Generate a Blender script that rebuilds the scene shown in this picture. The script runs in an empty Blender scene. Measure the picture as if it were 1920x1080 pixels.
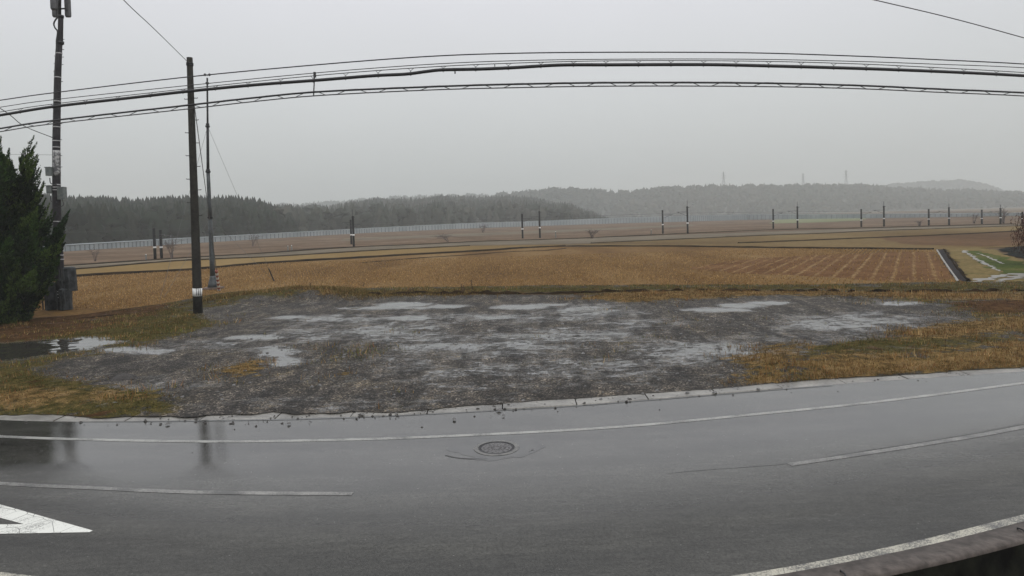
import bpy, bmesh, math, random
import numpy as np
from mathutils import Matrix, Vector

rng = np.random.default_rng(7)
random.seed(7)
scene = bpy.context.scene
COL = scene.collection

# ------------------------------------------------------------------ camera
FPX = 1250.0                      # focal length in pixels of a 1920 wide picture
PITCH, ROLL, SHIFT = math.radians(1.9), math.radians(-1.6), -0.0462
cam_d = bpy.data.cameras.new('camera')
cam_d.sensor_width = 36.0
cam_d.lens = 36.0 * FPX / 1920.0
cam_d.shift_y = SHIFT
cam_d.clip_start = 0.1
cam_d.clip_end = 9000
cam = bpy.data.objects.new('camera', cam_d)
COL.objects.link(cam)
EYE = np.array([0.0, 0.0, 5.0])
CM = Matrix.Translation(EYE.tolist()) @ Matrix.Rotation(math.pi / 2 - PITCH, 4, 'X') @ Matrix.Rotation(ROLL, 4, 'Z')
cam.matrix_world = CM
scene.camera = cam
R3 = np.array(CM.to_3x3())

# ------------------------------------------------------------------ light
scene.view_settings.view_transform = 'Standard'
scene.view_settings.look = 'None'
scene.view_settings.exposure = 0.5
scene.view_settings.gamma = 1.0
SUN_EL, SUN_ROT = math.radians(38), math.radians(150)
world = bpy.data.worlds.new('World')
scene.world = world
world.use_nodes = True
wn, wl = world.node_tree.nodes, world.node_tree.links
wn.clear()
w_out = wn.new('ShaderNodeOutputWorld')
w_bg = wn.new('ShaderNodeBackground')
w_bg.inputs['Strength'].default_value = 0.1
w_sky = wn.new('ShaderNodeTexSky')
w_sky.sky_type = 'NISHITA'
w_sky.sun_disc = False
w_sky.sun_elevation = SUN_EL
w_sky.sun_rotation = SUN_ROT
w_sky.dust_density = 4.0
w_hs = wn.new('ShaderNodeHueSaturation')
w_hs.inputs['Saturation'].default_value = 0.15
w_hs.inputs['Value'].default_value = 1.0
w_tc = wn.new('ShaderNodeTexCoord')
w_sep = wn.new('ShaderNodeSeparateXYZ')
w_ramp = wn.new('ShaderNodeValToRGB')          # overcast deck: dull low down, brighter overhead
e = w_ramp.color_ramp.elements
e[0].position = 0.0; e[0].color = (0.375, 0.392, 0.388, 1)
e[1].position = 1.0; e[1].color = (1.0, 1.0, 1.02, 1)
for p, c in ((0.06, (0.41, 0.427, 0.424)), (0.16, (0.48, 0.497, 0.505)), (0.30, (0.565, 0.572, 0.605)), (0.5, (0.80, 0.80, 0.83))):
    el = w_ramp.color_ramp.elements.new(p); el.color = (*c, 1)
w_no = wn.new('ShaderNodeTexNoise')
w_no.inputs['Scale'].default_value = 1.6
w_no.inputs['Detail'].default_value = 3
w_mr = wn.new('ShaderNodeMapRange')
w_mr.inputs['To Min'].default_value = 9.2
w_mr.inputs['To Max'].default_value = 10.8
w_mul = wn.new('ShaderNodeVectorMath'); w_mul.operation = 'SCALE'
w_mix = wn.new('ShaderNodeMixRGB'); w_mix.inputs['Fac'].default_value = 0.92
wl.new(w_tc.outputs['Generated'], w_sep.inputs[0])
wl.new(w_sep.outputs['Z'], w_ramp.inputs['Fac'])
wl.new(w_tc.outputs['Generated'], w_no.inputs['Vector'])
wl.new(w_no.outputs['Fac'], w_mr.inputs['Value'])
wl.new(w_ramp.outputs['Color'], w_mul.inputs[0])
wl.new(w_mr.outputs[0], w_mul.inputs['Scale'])
wl.new(w_sky.outputs['Color'], w_hs.inputs['Color'])
wl.new(w_hs.outputs['Color'], w_mix.inputs['Color1'])
wl.new(w_mul.outputs[0], w_mix.inputs['Color2'])
wl.new(w_mix.outputs['Color'], w_bg.inputs['Color'])
wl.new(w_bg.outputs[0], w_out.inputs['Surface'])

sun_d = bpy.data.lights.new('sun', 'SUN')
sun_d.energy = 0.5
sun_d.angle = math.radians(25)
sun_d.color = (1.0, 0.97, 0.93)
sun = bpy.data.objects.new('sun', sun_d)
COL.objects.link(sun)
sun.location = (0, 0, 80)
sun.rotation_euler = (math.radians(90) - SUN_EL, 0, math.pi - SUN_ROT)
try:
    scene.cycles.volume_bounces = 2
    scene.cycles.max_bounces = 8
    scene.cycles.use_denoising = True
    scene.cycles.use_adaptive_sampling = False
except Exception:
    pass

# ------------------------------------------------------------------ projection helpers
def ray(px, py):
    cx = (px - 960.0) / FPX
    cy = -(py - 540.0) / FPX + SHIFT * 1920.0 / FPX
    return R3 @ np.array([cx, cy, -1.0])

def P(px, py, z=0.0):
    """point of the level plane z seen at a photograph pixel"""
    d = ray(px, py)
    return EYE + d * ((z - EYE[2]) / d[2])

def Q(px, py, y):
    """point at depth y (metres ahead) seen at a photograph pixel"""
    d = ray(px, py)
    return EYE + d * (y / d[1])

def mpp(y):
    return y / FPX                 # metres per photograph pixel at depth y

# ------------------------------------------------------------------ object helpers
def tag(o, label=None, cat=None, group=None, kind=None):
    if label: o['label'] = label
    if cat: o['category'] = cat
    if group: o['group'] = group
    if kind: o['kind'] = kind
    return o

def thing(name, loc, label, cat, group=None):
    o = bpy.data.objects.new(name, None)
    o.empty_display_size = 0.3
    o.location = [float(v) for v in loc]
    COL.objects.link(o)
    return tag(o, label, cat, group)

def base_of(o):
    v = Vector((0, 0, 0))
    while o is not None:
        v += o.location
        o = o.parent
    return np.array(v)

class MB:
    def __init__(s):
        s.v, s.f, s.n = [], [], 0
        s.c = []
    def add(s, verts, faces, col=None):
        verts = np.asarray(verts, float).reshape(-1, 3)
        s.v.append(verts)
        s.f.extend([tuple(int(i) + s.n for i in f) for f in faces])
        s.n += len(verts)
        if col is not None:
            s.c.append(np.tile(np.array([*col, 1.0]), (len(verts), 1)) if np.ndim(col) == 1 else col)
        return s
    def tube(s, pts, r, n=8, caps=True, col=None):
        pts = np.asarray(pts, float)
        m = len(pts)
        r = np.broadcast_to(np.asarray(r, float), (m,))
        t = np.gradient(pts, axis=0)
        t /= np.linalg.norm(t, axis=1)[:, None] + 1e-12
        up = np.array([0, 0, 1.0]) if abs(t[0][2]) < 0.9 else np.array([1.0, 0, 0])
        vs = []
        a = np.arange(n) * 2 * np.pi / n
        u = np.cross(t[0], up); u /= np.linalg.norm(u)
        for i in range(m):
            u = u - t[i] * (u @ t[i]); u /= np.linalg.norm(u)
            w = np.cross(t[i], u)
            vs.append(pts[i] + r[i] * (np.cos(a)[:, None] * u + np.sin(a)[:, None] * w))
        fs = []
        for i in range(m - 1):
            for k in range(n):
                k2 = (k + 1) % n
                fs.append((i * n + k, i * n + k2, (i + 1) * n + k2, (i + 1) * n + k))
        if caps:
            fs.append(tuple(range(n))[::-1])
            fs.append(tuple((m - 1) * n + k for k in range(n)))
        return s.add(np.vstack(vs), fs, col)
    def box(s, c, size, rz=0.0, bevel=0.0, taper=1.0):
        c = np.asarray(c, float); hx, hy, hz = np.asarray(size, float) / 2
        b = min(bevel, hx * .9, hy * .9)
        if b > 0:
            ring = [(-hx + b, -hy), (hx - b, -hy), (hx, -hy + b), (hx, hy - b), (hx - b, hy), (-hx + b, hy), (-hx, hy - b), (-hx, -hy + b)]
        else:
            ring = [(-hx, -hy), (hx, -hy), (hx, hy), (-hx, hy)]
        k = len(ring); vs = []
        for zz, sc in ((-hz, 1.0), (hz, taper)):
            for x, y in ring:
                x *= sc; y *= sc
                vs.append((c[0] + x * math.cos(rz) - y * math.sin(rz), c[1] + x * math.sin(rz) + y * math.cos(rz), c[2] + zz))
        fs = [tuple(range(k))[::-1], tuple(range(k, 2 * k))]
        fs += [(i, (i + 1) % k, k + (i + 1) % k, k + i) for i in range(k)]
        return s.add(vs, fs)
    def build(s, name, m, parent=None, smooth=False):
        v = np.vstack(s.v)
        if parent is not None:
            v = v - base_of(parent)
        me = bpy.data.meshes.new(name)
        me.from_pydata(v.tolist(), [], s.f)
        if s.c:
            a = me.color_attributes.new('col', 'FLOAT_COLOR', 'POINT')
            a.data.foreach_set('color', np.vstack(s.c).astype(np.float32).ravel())
        if smooth:
            me.polygons.foreach_set('use_smooth', [True] * len(me.polygons))
        me.materials.append(m)
        o = bpy.data.objects.new(name, me)
        COL.objects.link(o)
        if parent is not None:
            o.parent = parent
        return o

def np_mesh(name, verts, faces, m, attrs=None, smooth=True, parent=None):
    """verts (n,3), faces (m,k) arrays with one k"""
    verts = np.asarray(verts, np.float32); faces = np.asarray(faces, np.int32)
    if parent is not None:
        verts = verts - base_of(parent).astype(np.float32)
    me = bpy.data.meshes.new(name)
    k = faces.shape[1]
    me.vertices.add(len(verts)); me.vertices.foreach_set('co', verts.ravel())
    me.loops.add(faces.size); me.loops.foreach_set('vertex_index', faces.ravel())
    me.polygons.add(len(faces))
    me.polygons.foreach_set('loop_start', np.arange(0, faces.size, k, dtype=np.int32))
    me.polygons.foreach_set('loop_total', np.full(len(faces), k, np.int32))
    me.update(calc_edges=True)
    if smooth:
        me.polygons.foreach_set('use_smooth', np.ones(len(faces), bool))
    for an, av in (attrs or {}).items():
        a = me.color_attributes.new(an, 'FLOAT_COLOR', 'POINT')
        a.data.foreach_set('color', np.asarray(av, np.float32).ravel())
    me.materials.append(m)
    o = bpy.data.objects.new(name, me)
    COL.objects.link(o)
    if parent is not None: o.parent = parent
    return o

def copy_tree(o, parent=None):
    c = o.copy(); COL.objects.link(c)
    if parent is not None: c.parent = parent
    for ch in list(o.children):
        copy_tree(ch, c)
    return c

def fbm(x, y, seed=0, octs=4, scale=1.0):
    """cheap value noise, -1..1"""
    out = np.zeros_like(x, float); amp, tot = 1.0, 0.0
    for o in range(octs):
        r = np.random.default_rng(seed + o * 17)
        tab = r.random((64, 64))
        fx, fy = x * scale * 2 ** o + 13.7 * o, y * scale * 2 ** o + 5.1 * o
        ix, iy = np.floor(fx).astype(int), np.floor(fy).astype(int)
        tx, ty = fx - ix, fy - iy
        tx, ty = tx * tx * (3 - 2 * tx), ty * ty * (3 - 2 * ty)
        g = lambda a, b: tab[a % 64, b % 64]
        v = (g(ix, iy) * (1 - tx) + g(ix + 1, iy) * tx) * (1 - ty) + (g(ix, iy + 1) * (1 - tx) + g(ix + 1, iy + 1) * tx) * ty
        out += amp * (v * 2 - 1); tot += amp; amp *= 0.5
    return out / tot

def poly_sd(x, y, poly):
    """signed distance, positive inside"""
    poly = np.asarray(poly, float)
    d = np.full(x.shape, 1e9); inside = np.zeros(x.shape, bool)
    for i in range(len(poly)):
        a, b = poly[i][:2], poly[(i + 1) % len(poly)][:2]
        ex, ey = b - a
        t = np.clip(((x - a[0]) * ex + (y - a[1]) * ey) / (ex * ex + ey * ey + 1e-12), 0, 1)
        d = np.minimum(d, np.hypot(x - a[0] - t * ex, y - a[1] - t * ey))
        c = (a[1] > y) != (b[1] > y)
        with np.errstate(divide='ignore', invalid='ignore'):
            xi = a[0] + (y - a[1]) * ex / (ey if abs(ey) > 1e-9 else 1e-9)
        inside ^= c & (x < xi)
    return np.where(inside, d, -d)

def resample(pts, step):
    pts = np.asarray(pts, float)
    s = np.r_[0, np.cumsum(np.linalg.norm(np.diff(pts, axis=0), axis=1))]
    n = max(2, int(s[-1] / step) + 1)
    q = np.linspace(0, s[-1], n)
    return np.stack([np.interp(q, s, pts[:, k]) for k in range(3)], 1)

def spline(pts, n=12):
    """Catmull-Rom through points"""
    p = np.asarray(pts, float)
    p = np.vstack([2 * p[0] - p[1], p, 2 * p[-1] - p[-2]])
    out = []
    for i in range(1, len(p) - 2):
        for t in np.linspace(0, 1, n, endpoint=False):
            a, b, c, d = p[i - 1], p[i], p[i + 1], p[i + 2]
            out.append(0.5 * ((2 * b) + (c - a) * t + (2 * a - 5 * b + 4 * c - d) * t * t + (3 * b - a - 3 * c + d) * t ** 3))
    out.append(p[-2])
    return np.array(out)

# ------------------------------------------------------------------ materials
def new_mat(name):
    m = bpy.data.materials.new(name); m.use_nodes = True
    nt = m.node_tree
    b = nt.nodes['Principled BSDF']
    return m, nt, b

def nd(nt, t, **kw):
    n = nt.nodes.new(t)
    for k, v in kw.items():
        if hasattr(n, k) and k not in n.inputs: setattr(n, k, v)
        else: n.inputs[k].default_value = v
    return n

def math_n(nt, op, a, b=None, c=None, clamp=False):
    n = nt.nodes.new('ShaderNodeMath'); n.operation = op; n.use_clamp = clamp
    for i, v in enumerate((a, b, c)):
        if v is None: continue
        if isinstance(v, (int, float)): n.inputs[i].default_value = v
        else: nt.links.new(v, n.inputs[i])
    return n.outputs[0]

def mixc(nt, f, a, b, blend='MIX'):
    n = nt.nodes.new('ShaderNodeMixRGB'); n.blend_type = blend
    for i, v in ((0, f), (1, a), (2, b)):
        if isinstance(v, (int, float)): n.inputs[i].default_value = v
        elif isinstance(v, tuple): n.inputs[i].default_value = (*v, 1)
        else: nt.links.new(v, n.inputs[i])
    return n.outputs[0]

def sstep(nt, v, lo, hi):
    n = nt.nodes.new('ShaderNodeMapRange'); n.interpolation_type = 'SMOOTHSTEP'
    nt.links.new(v, n.inputs['Value'])
    n.inputs['From Min'].default_value = lo; n.inputs['From Max'].default_value = hi
    return n.outputs[0]

def noise(nt, scale, detail=5, rough=0.55, vec=None, dist=0.0):
    n = nd(nt, 'ShaderNodeTexNoise', Scale=scale, Detail=detail, Roughness=rough, Distortion=dist)
    if vec is not None: nt.links.new(vec, n.inputs['Vector'])
    return n.outputs['Fac']

def ramp(nt, v, stops):
    n = nt.nodes.new('ShaderNodeValToRGB')
    nt.links.new(v, n.inputs['Fac'])
    el = n.color_ramp.elements
    while len(el) < len(stops): el.new(0.5)
    for k, (p, c) in enumerate(stops):
        el[k].position = p; el[k].color = (*c, 1)
    return n.outputs['Color']

def position(nt):
    return nt.nodes.new('ShaderNodeNewGeometry').outputs['Position']

def bump(nt, b, h, strength, distance):
    n = nt.nodes.new('ShaderNodeBump')
    n.inputs['Distance'].default_value = distance
    if isinstance(strength, (int, float)): n.inputs['Strength'].default_value = strength
    else: nt.links.new(strength, n.inputs['Strength'])
    nt.links.new(h, n.inputs['Height'])
    nt.links.new(n.outputs[0], b.inputs['Normal'])

def simple(name, c1, c2=None, scale=3.0, rough=0.6, bmp=0.0, metal=0.0, detail=5, lo=0.35, hi=0.65, obj=False, spec=0.5):
    m, nt, b = new_mat(name)
    if obj:
        pos = nt.nodes.new('ShaderNodeTexCoord').outputs['Object']
    else:
        pos = position(nt)
    f = noise(nt, scale, detail, vec=pos)
    col = ramp(nt, f, [(lo, c1), (hi, c2 or tuple(v * 1.4 for v in c1))])
    nt.links.new(col, b.inputs['Base Color'])
    b.inputs['Roughness'].default_value = rough
    b.inputs['Metallic'].default_value = metal
    b.inputs['Specular IOR Level'].default_value = spec
    if bmp: bump(nt, b, f, bmp, 0.05)
    return m

def col_mat(name, rough=0.7, trans=0.0, var=0.5):
    """colour taken from the mesh's own 'col' attribute, varied by noise"""
    m, nt, b = new_mat(name)
    a = nd(nt, 'ShaderNodeAttribute', attribute_name='col')
    f = noise(nt, 5.0, 4, vec=position(nt))
    k = ramp(nt, f, [(0.3, (1 - var,) * 3), (0.7, (1 + var * .6,) * 3)])
    nt.links.new(mixc(nt, 1.0, a.outputs['Color'], k, 'MULTIPLY'), b.inputs['Base Color'])
    b.inputs['Roughness'].default_value = rough
    b.inputs['Specular IOR Level'].default_value = 0.04
    return m

M = {}
M['concrete_pole'] = simple('weathered_concrete', (0.014, 0.013, 0.011), (0.030, 0.028, 0.023), 4, 0.8, 0.2, spec=.2)
M['tower_pole'] = simple('tower_concrete', (0.014, 0.013, 0.015), (0.034, 0.031, 0.035), 3, 0.75, 0.2, spec=.2)
M['steel_dark'] = simple('dark_painted_steel', (0.010, 0.010, 0.012), (0.024, 0.024, 0.026), 6, 0.5, spec=.3)
M['galvanised'] = simple('galvanised_steel', (0.030, 0.037, 0.040), (0.065, 0.073, 0.078), 5, 0.5, 0.0, 0.2)
M['box_grey'] = simple('grey_box_paint', (0.085, 0.10, 0.095), (0.15, 0.165, 0.16), 6, 0.5)
M['panel_grey'] = simple('antenna_radome', (0.04, 0.04, 0.043), (0.08, 0.08, 0.084), 8, 0.5)
M['white_band'] = simple('white_band_paint', (0.62, 0.63, 0.62), (0.8, 0.8, 0.79), 8, 0.5)
M['band_dull'] = simple('dull_steel_band', (0.28, 0.28, 0.28), (0.42, 0.42, 0.42), 8, 0.5)
M['black'] = simple('black_paint', (0.012, 0.012, 0.012), (0.025, 0.025, 0.025), 8, 0.5)
M['cable'] = simple('black_cable_sheath', (0.010, 0.010, 0.012), (0.02, 0.02, 0.022), 8, 0.5)
M['wire'] = simple('aged_wire', (0.03, 0.03, 0.032), (0.06, 0.06, 0.06), 8, 0.5)
M['wire_grey'] = simple('grey_stay_wire', (0.07, 0.075, 0.075), (0.13, 0.13, 0.13), 8, 0.6)
M['red_paint'] = simple('faded_red_paint', (0.22, 0.06, 0.045), (0.33, 0.11, 0.08), 8, 0.6)
M['tarp'] = simple('grey_tarpaulin', (0.010, 0.012, 0.014), (0.05, 0.056, 0.06), 3.0, 0.6, 1.0, detail=8, spec=.3)
M['bark'] = simple('dark_bark', (0.02, 0.014, 0.010), (0.05, 0.035, 0.025), 9, 0.9, 0.6)
M['concrete'] = simple('wet_concrete', (0.13, 0.125, 0.11), (0.25, 0.24, 0.215), 2.5, 0.42, 0.25, detail=8)
M['plinth'] = simple('plinth_concrete', (0.10, 0.07, 0.055), (0.18, 0.13, 0.10), 3, 0.7, 0.3)
M['barrier'] = simple('barrier_panel', (0.20, 0.235, 0.25), (0.28, 0.31, 0.325), 0.15, 0.6)
M['barrier_post'] = simple('barrier_post_steel', (0.13, 0.15, 0.16), (0.18, 0.2, 0.21), 1, 0.6)
M['rail_pole'] = simple('railway_mast_concrete', (0.007, 0.007, 0.008), (0.016, 0.016, 0.017), 2, 0.8, spec=.1)
M['pylon'] = simple('pylon_steel', (0.07, 0.075, 0.08), (0.11, 0.115, 0.12), 1, 0.6)
M['shaded_earth'] = simple('wet_earth_in_painted_shade', (0.004, 0.0035, 0.003), (0.018, 0.014, 0.009), 1.5, 0.85, 0.6, detail=8, spec=.1)  # wet soil below the kerb, its colour sunk to near black for shade
M['bank'] = simple('bank_earth', (0.006, 0.004, 0.002), (0.030, 0.018, 0.008), 0.6, 0.95, 0.5, detail=8, spec=.03)
M['twig'] = simple('bare_twig', (0.05, 0.035, 0.032), (0.10, 0.07, 0.062), 3, 0.9)
M['red_twig'] = simple('red_brown_twig', (0.045, 0.014, 0.012), (0.10, 0.03, 0.026), 3, 0.9)
M['stalk'] = simple('dead_stalk', (0.035, 0.020, 0.010), (0.08, 0.045, 0.022), 3, 0.9)
M['leaf'] = col_mat('juniper_foliage', 0.65, var=0.55)
M['blade'] = col_mat('grass_blade', 0.7, var=0.35)
M['wood'] = col_mat('forest_crown', 0.9, var=0.3)

# ------------------------------------------------------------------ ground, fields
def stamp(nt, wvar, nz, k, lo=0.40, hi=0.60):
    return sstep(nt, math_n(nt, 'ADD', wvar, math_n(nt, 'MULTIPLY', math_n(nt, 'SUBTRACT', nz, 0.5), k)), lo, hi)

def field_mat(name, stops, scale=0.12, fine=2.5, rough=0.85, fine_amt=0.6, stretch=None, rot=0.0):
    m, nt, b = new_mat(name)
    pos = position(nt)
    mp = nd(nt, 'ShaderNodeMapping')
    nt.links.new(pos, mp.inputs['Vector'])
    mp.inputs['Rotation'].default_value = (0, 0, rot)
    if stretch: mp.inputs['Scale'].default_value = stretch
    v = mp.outputs[0]
    big = noise(nt, scale, 6, 0.6, v)
    fi = noise(nt, fine, 8, 0.7, pos)
    c = ramp(nt, big, stops)
    k = ramp(nt, fi, [(0.25, (1 - fine_amt,) * 3), (0.75, (1 + fine_amt * .8,) * 3)])
    nt.links.new(mixc(nt, 1.0, c, k, 'MULTIPLY'), b.inputs['Base Color'])
    b.inputs['Roughness'].default_value = rough
    b.inputs['Specular IOR Level'].default_value = 0.02
    bump(nt, b, fi, 0.5, 0.12)
    return m

ROWDIR = math.radians(31.0)        # rows of the paddies run 31 degrees right of straight ahead
M['far_land'] = field_mat('far_farmland', [(0.3, (0.09, 0.062, 0.038)), (0.5, (0.12, 0.085, 0.052)), (0.7, (0.15, 0.115, 0.066))], 0.012, 0.4, fine_amt=.3)
M['stubble'] = field_mat('stubble_soil', [(0.32, (0.085, 0.046, 0.017)), (0.5, (0.15, 0.087, 0.033)), (0.68, (0.21, 0.138, 0.062))], 0.10, 2.2, fine_amt=.75, stretch=(1, .28, 1), rot=ROWDIR)
M['pale_field'] = field_mat('pale_field', [(0.3, (0.15, 0.10, 0.038)), (0.5, (0.185, 0.125, 0.05)), (0.7, (0.22, 0.155, 0.068))], 0.05, 1.2, fine_amt=.3, stretch=(1, .3, 1), rot=ROWDIR)
M['olive_field'] = field_mat('olive_field', [(0.3, (0.10, 0.067, 0.028)), (0.5, (0.14, 0.096, 0.042)), (0.7, (0.175, 0.128, 0.058))], 0.05, 0.9, fine_amt=.45, stretch=(1, .3, 1), rot=ROWDIR)
M['brown_field'] = field_mat('brown_field', [(0.3, (0.075, 0.041, 0.020)), (0.5, (0.105, 0.060, 0.030)), (0.7, (0.135, 0.082, 0.043))], 0.05, 0.8, fine_amt=.45, stretch=(1, .3, 1), rot=ROWDIR)
M['red_slope'] = field_mat('dry_weed_slope', [(0.34, (0.080, 0.052, 0.033)), (0.5, (0.125, 0.085, 0.055)), (0.66, (0.17, 0.122, 0.082))], 0.06, 0.5, fine_amt=.55)
M['dirt_road'] = field_mat('farm_road', [(0.3, (0.10, 0.082, 0.058)), (0.5, (0.14, 0.118, 0.086)), (0.7, (0.19, 0.16, 0.118))], 0.08, 1.0, fine_amt=.3)
M['green_track'] = field_mat('grassy_track', [(0.3, (0.035, 0.050, 0.012)), (0.5, (0.06, 0.078, 0.018)), (0.7, (0.12, 0.10, 0.038))], 0.25, 3.0, fine_amt=.6)
M['olive_track'] = field_mat('olive_verge', [(0.3, (0.10, 0.085, 0.03)), (0.5, (0.16, 0.12, 0.05)), (0.7, (0.20, 0.145, 0.065))], 0.3, 3.0, fine_amt=.7)
M['far_green'] = field_mat('far_green', [(0.3, (0.13, 0.15, 0.08)), (0.7, (0.19, 0.20, 0.11))], 0.02, 0.4, fine_amt=.2)

def sheet(name, poly, z, m, label, cat='field', px=True, kind='structure', ragged=0.0, step=.5):
    pts = [P(x, y) for x, y in poly] if px else poly
    if ragged:
        q = resample(np.vstack([pts, pts[:1]]), step)[:-1]
        q[:, 0] += ragged * fbm(q[:, 0], q[:, 1], 91, 4, .5 / ragged ** .5)
        q[:, 1] += ragged * fbm(q[:, 0], q[:, 1], 97, 4, .5 / ragged ** .5)
        pts = q
    bm = bmesh.new()
    vs = [bm.verts.new((p[0], p[1], z)) for p in pts]
    f = bm.faces.new(vs)
    bm.normal_update()
    if f.normal.z < 0: f.normal_flip()
    bmesh.ops.triangulate(bm, faces=bm.faces[:])
    me = bpy.data.meshes.new(name); bm.to_mesh(me); bm.free()
    me.materials.append(m)
    o = bpy.data.objects.new(name, me); COL.objects.link(o)
    return tag(o, label, cat, kind=kind)

def strip(name, cl, width, z, m, label, cat, kind='structure', height=0.0, px=True, jitter=0.0, widths=None, step=1.0):
    """ribbon (height 0) or earth ridge along a ground line"""
    pts = np.array([P(x, y) for x, y in cl]) if px else np.asarray(cl, float)
    if widths is not None:
        s0 = np.r_[0, np.cumsum(np.linalg.norm(np.diff(pts, axis=0), axis=1))]
    pts = spline(pts, 10) if len(pts) > 2 else pts
    pts = resample(pts, step)
    t = np.gradient(pts, axis=0); t /= np.linalg.norm(t, axis=1)[:, None]
    nrm = np.stack([-t[:, 1], t[:, 0], 0 * t[:, 0]], 1)
    n = len(pts)
    if widths is not None:
        s = np.linspace(0, s0[-1], n); w = np.interp(s, s0, widths)
    else:
        w = np.full(n, width)
    jl = 1 + jitter * fbm(np.arange(n) * .35, np.zeros(n), 3, 3)
    jr = 1 + jitter * fbm(np.arange(n) * .35, np.ones(n) * 9, 8, 3)
    jl, jr = np.maximum(jl, .06), np.maximum(jr, .06)
    if height <= 0:
        rows = [pts + nrm * (w * jl / 2)[:, None], pts - nrm * (w * jr / 2)[:, None]]
        zz = [z, z]
    else:
        h = height * (1 + 0.5 * jitter * fbm(np.arange(n) * .5, np.ones(n) * 4, 5, 3))
        rows = [pts + nrm * (w * jl / 2)[:, None], pts + nrm * (w * jl * .22)[:, None], pts - nrm * (w * jr * .22)[:, None], pts - nrm * (w * jr / 2)[:, None]]
        zz = [z, z + h, z + h, z]
    V = []
    for r, q in zip(rows, zz):
        r = r.copy(); r[:, 2] = q; V.append(r)
    k = len(V)
    V = np.stack(V, 1).reshape(-1, 3)
    F = [(i * k + j, (i + 1) * k + j, (i + 1) * k + j + 1, i * k + j + 1) for i in range(n - 1) for j in range(k - 1)]
    F = np.array(F)
    a = V[F[0]]
    if np.cross(a[1] - a[0], a[2] - a[0])[2] < 0: F = F[:, ::-1]
    return tag(np_mesh(name, V, F, m, smooth=height > 0), label, cat, kind=kind)

# far ground, one sheet to the horizon
g = MB(); g.add([(-3300, -60, -1.6), (3300, -60, -1.6), (3300, 26, -1.6), (-3300, 26, -1.6), (3300, 34, -0.06), (-3300, 34, -0.06), (3300, 3400, -0.06), (-3300, 3400, -0.06)],
            [(0, 1, 2, 3), (3, 2, 4, 5), (5, 4, 6, 7)])
tag(g.build('ground', M['far_land']), 'dry brown farmland reaching to the hills', 'ground', kind='structure')

FIELD = [(-420, 640), (150, 590), (300, 570), (420, 552), (660, 544), (1000, 540), (1500, 538), (1812, 530), (1757, 468), (1600, 466), (1280, 462), (1010, 463), (700, 483), (500, 494), (350, 507), (130, 520), (-500, 572)]
sheet('paddy_field', FIELD, 0.0, M['stubble'], 'brown harvested rice paddy with stubble in front of the railway', 'field')
sheet('paddy_field', [(-500, 572), (130, 519), (350, 506), (500, 493), (700, 482), (1010, 462), (1060, 459), (880, 461), (700, 470), (500, 482), (330, 490), (130, 506), (-500, 555)], 0.0, M['pale_field'], 'narrow pale field strip between two dark earth banks', 'field')
sheet('farm_road', [(-500, 554), (130, 505), (330, 489), (500, 481), (700, 469), (880, 460), (1109, 456), (1280, 449), (1560, 437), (1900, 425), (2300, 411), (2300, 407), (1900, 421), (1640, 428), (1280, 440), (1000, 450), (880, 454), (700, 462), (500, 475), (330, 485), (130, 498), (-500, 543)], 0.0, M['dirt_road'], 'grey brown farm road along the railway', 'road')
sheet('paddy_field', [(1060, 461), (1146, 462), (1280, 462), (1600, 466), (1757, 468), (1800, 467), (1920, 462), (2200, 452), (2200, 420), (1920, 433), (1640, 446), (1385, 456), (1109, 457)], 0.0, M['olive_field'], 'olive brown field beyond the stubble paddy', 'field')
sheet('paddy_field', [(1109, 456), (1385, 455), (1640, 445), (1920, 432), (2200, 419), (2300, 411), (1900, 424), (1760, 429), (1560, 437), (1280, 448)], 0.005, M['olive_field'], 'thin olive field strip below the railway masts', 'field')
sheet('paddy_field', [(1640, 446), (1920, 433), (2200, 420), (2200, 450), (1920, 460), (1850, 462), (1700, 459)], 0.01, M['brown_field'], 'dark brown ploughed field at the right', 'field', ragged=1.5, step=1.5)
sheet('railway_slope', [(-500, 542), (130, 497), (330, 484), (500, 474), (700, 461), (880, 453), (1000, 449), (1280, 439), (1640, 427), (1900, 420), (2300, 406), (2300, 398), (1900, 408), (1400, 413), (1150, 417), (1000, 421), (700, 434), (560, 443), (130, 468), (-500, 508)], 0.0, M['red_slope'], 'reddish dry weeds on the railway slope', 'slope')
sheet('far_meadow', [(1450, 419), (1530, 417), (1620, 413), (1620, 408), (1500, 410), (1450, 412)], 0.03, M['far_green'], 'pale green meadow far behind the masts', 'field', ragged=4, step=4)
sheet('far_meadow', [(640, 452), (1000, 438), (1300, 424), (1300, 421), (1000, 433), (640, 447)], 0.03, M['dirt_road'], 'grey gravel track across the railway slope', 'road', ragged=2.5, step=3)

def bank(cl, width, height, label, jitter=.5):
    return strip('earth_bank', cl, width, 0.0, M['bank'], label, 'bank', height=height, jitter=jitter)
bank([(-300, 552), (140, 519), (250, 512), (350, 507), (500, 494), (700, 482), (900, 471), (985, 465), (1060, 462)], 1.3, .22, 'dark earth bank along the far edge of the stubble paddy')
bank([(-300, 535), (130, 506), (330, 489.5), (500, 482), (700, 470), (800, 465), (880, 461)], 1.1, .15, 'thin dark bank beside the farm road')
bank([(-300, 526), (130, 498), (330, 485), (500, 474.5), (600, 467), (700, 462), (800, 458), (896, 453), (1000, 450), (1110, 446), (1240, 440), (1400, 433), (1500, 430), (1640, 427), (1900, 420)], 1.2, .16, 'dark bank at the foot of the railway slope')
bank([(1063, 462), (1146, 462), (1280, 462.5), (1440, 465), (1640, 467), (1750, 468)], .8, .19, 'dark bank at the back of the stubble paddy')
bank([(1385, 456), (1440, 454), (1640, 446), (1720, 443), (1830, 438), (1920, 433), (2100, 425)], 1.0, .16, 'dark bank between the two right hand fields')
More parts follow.
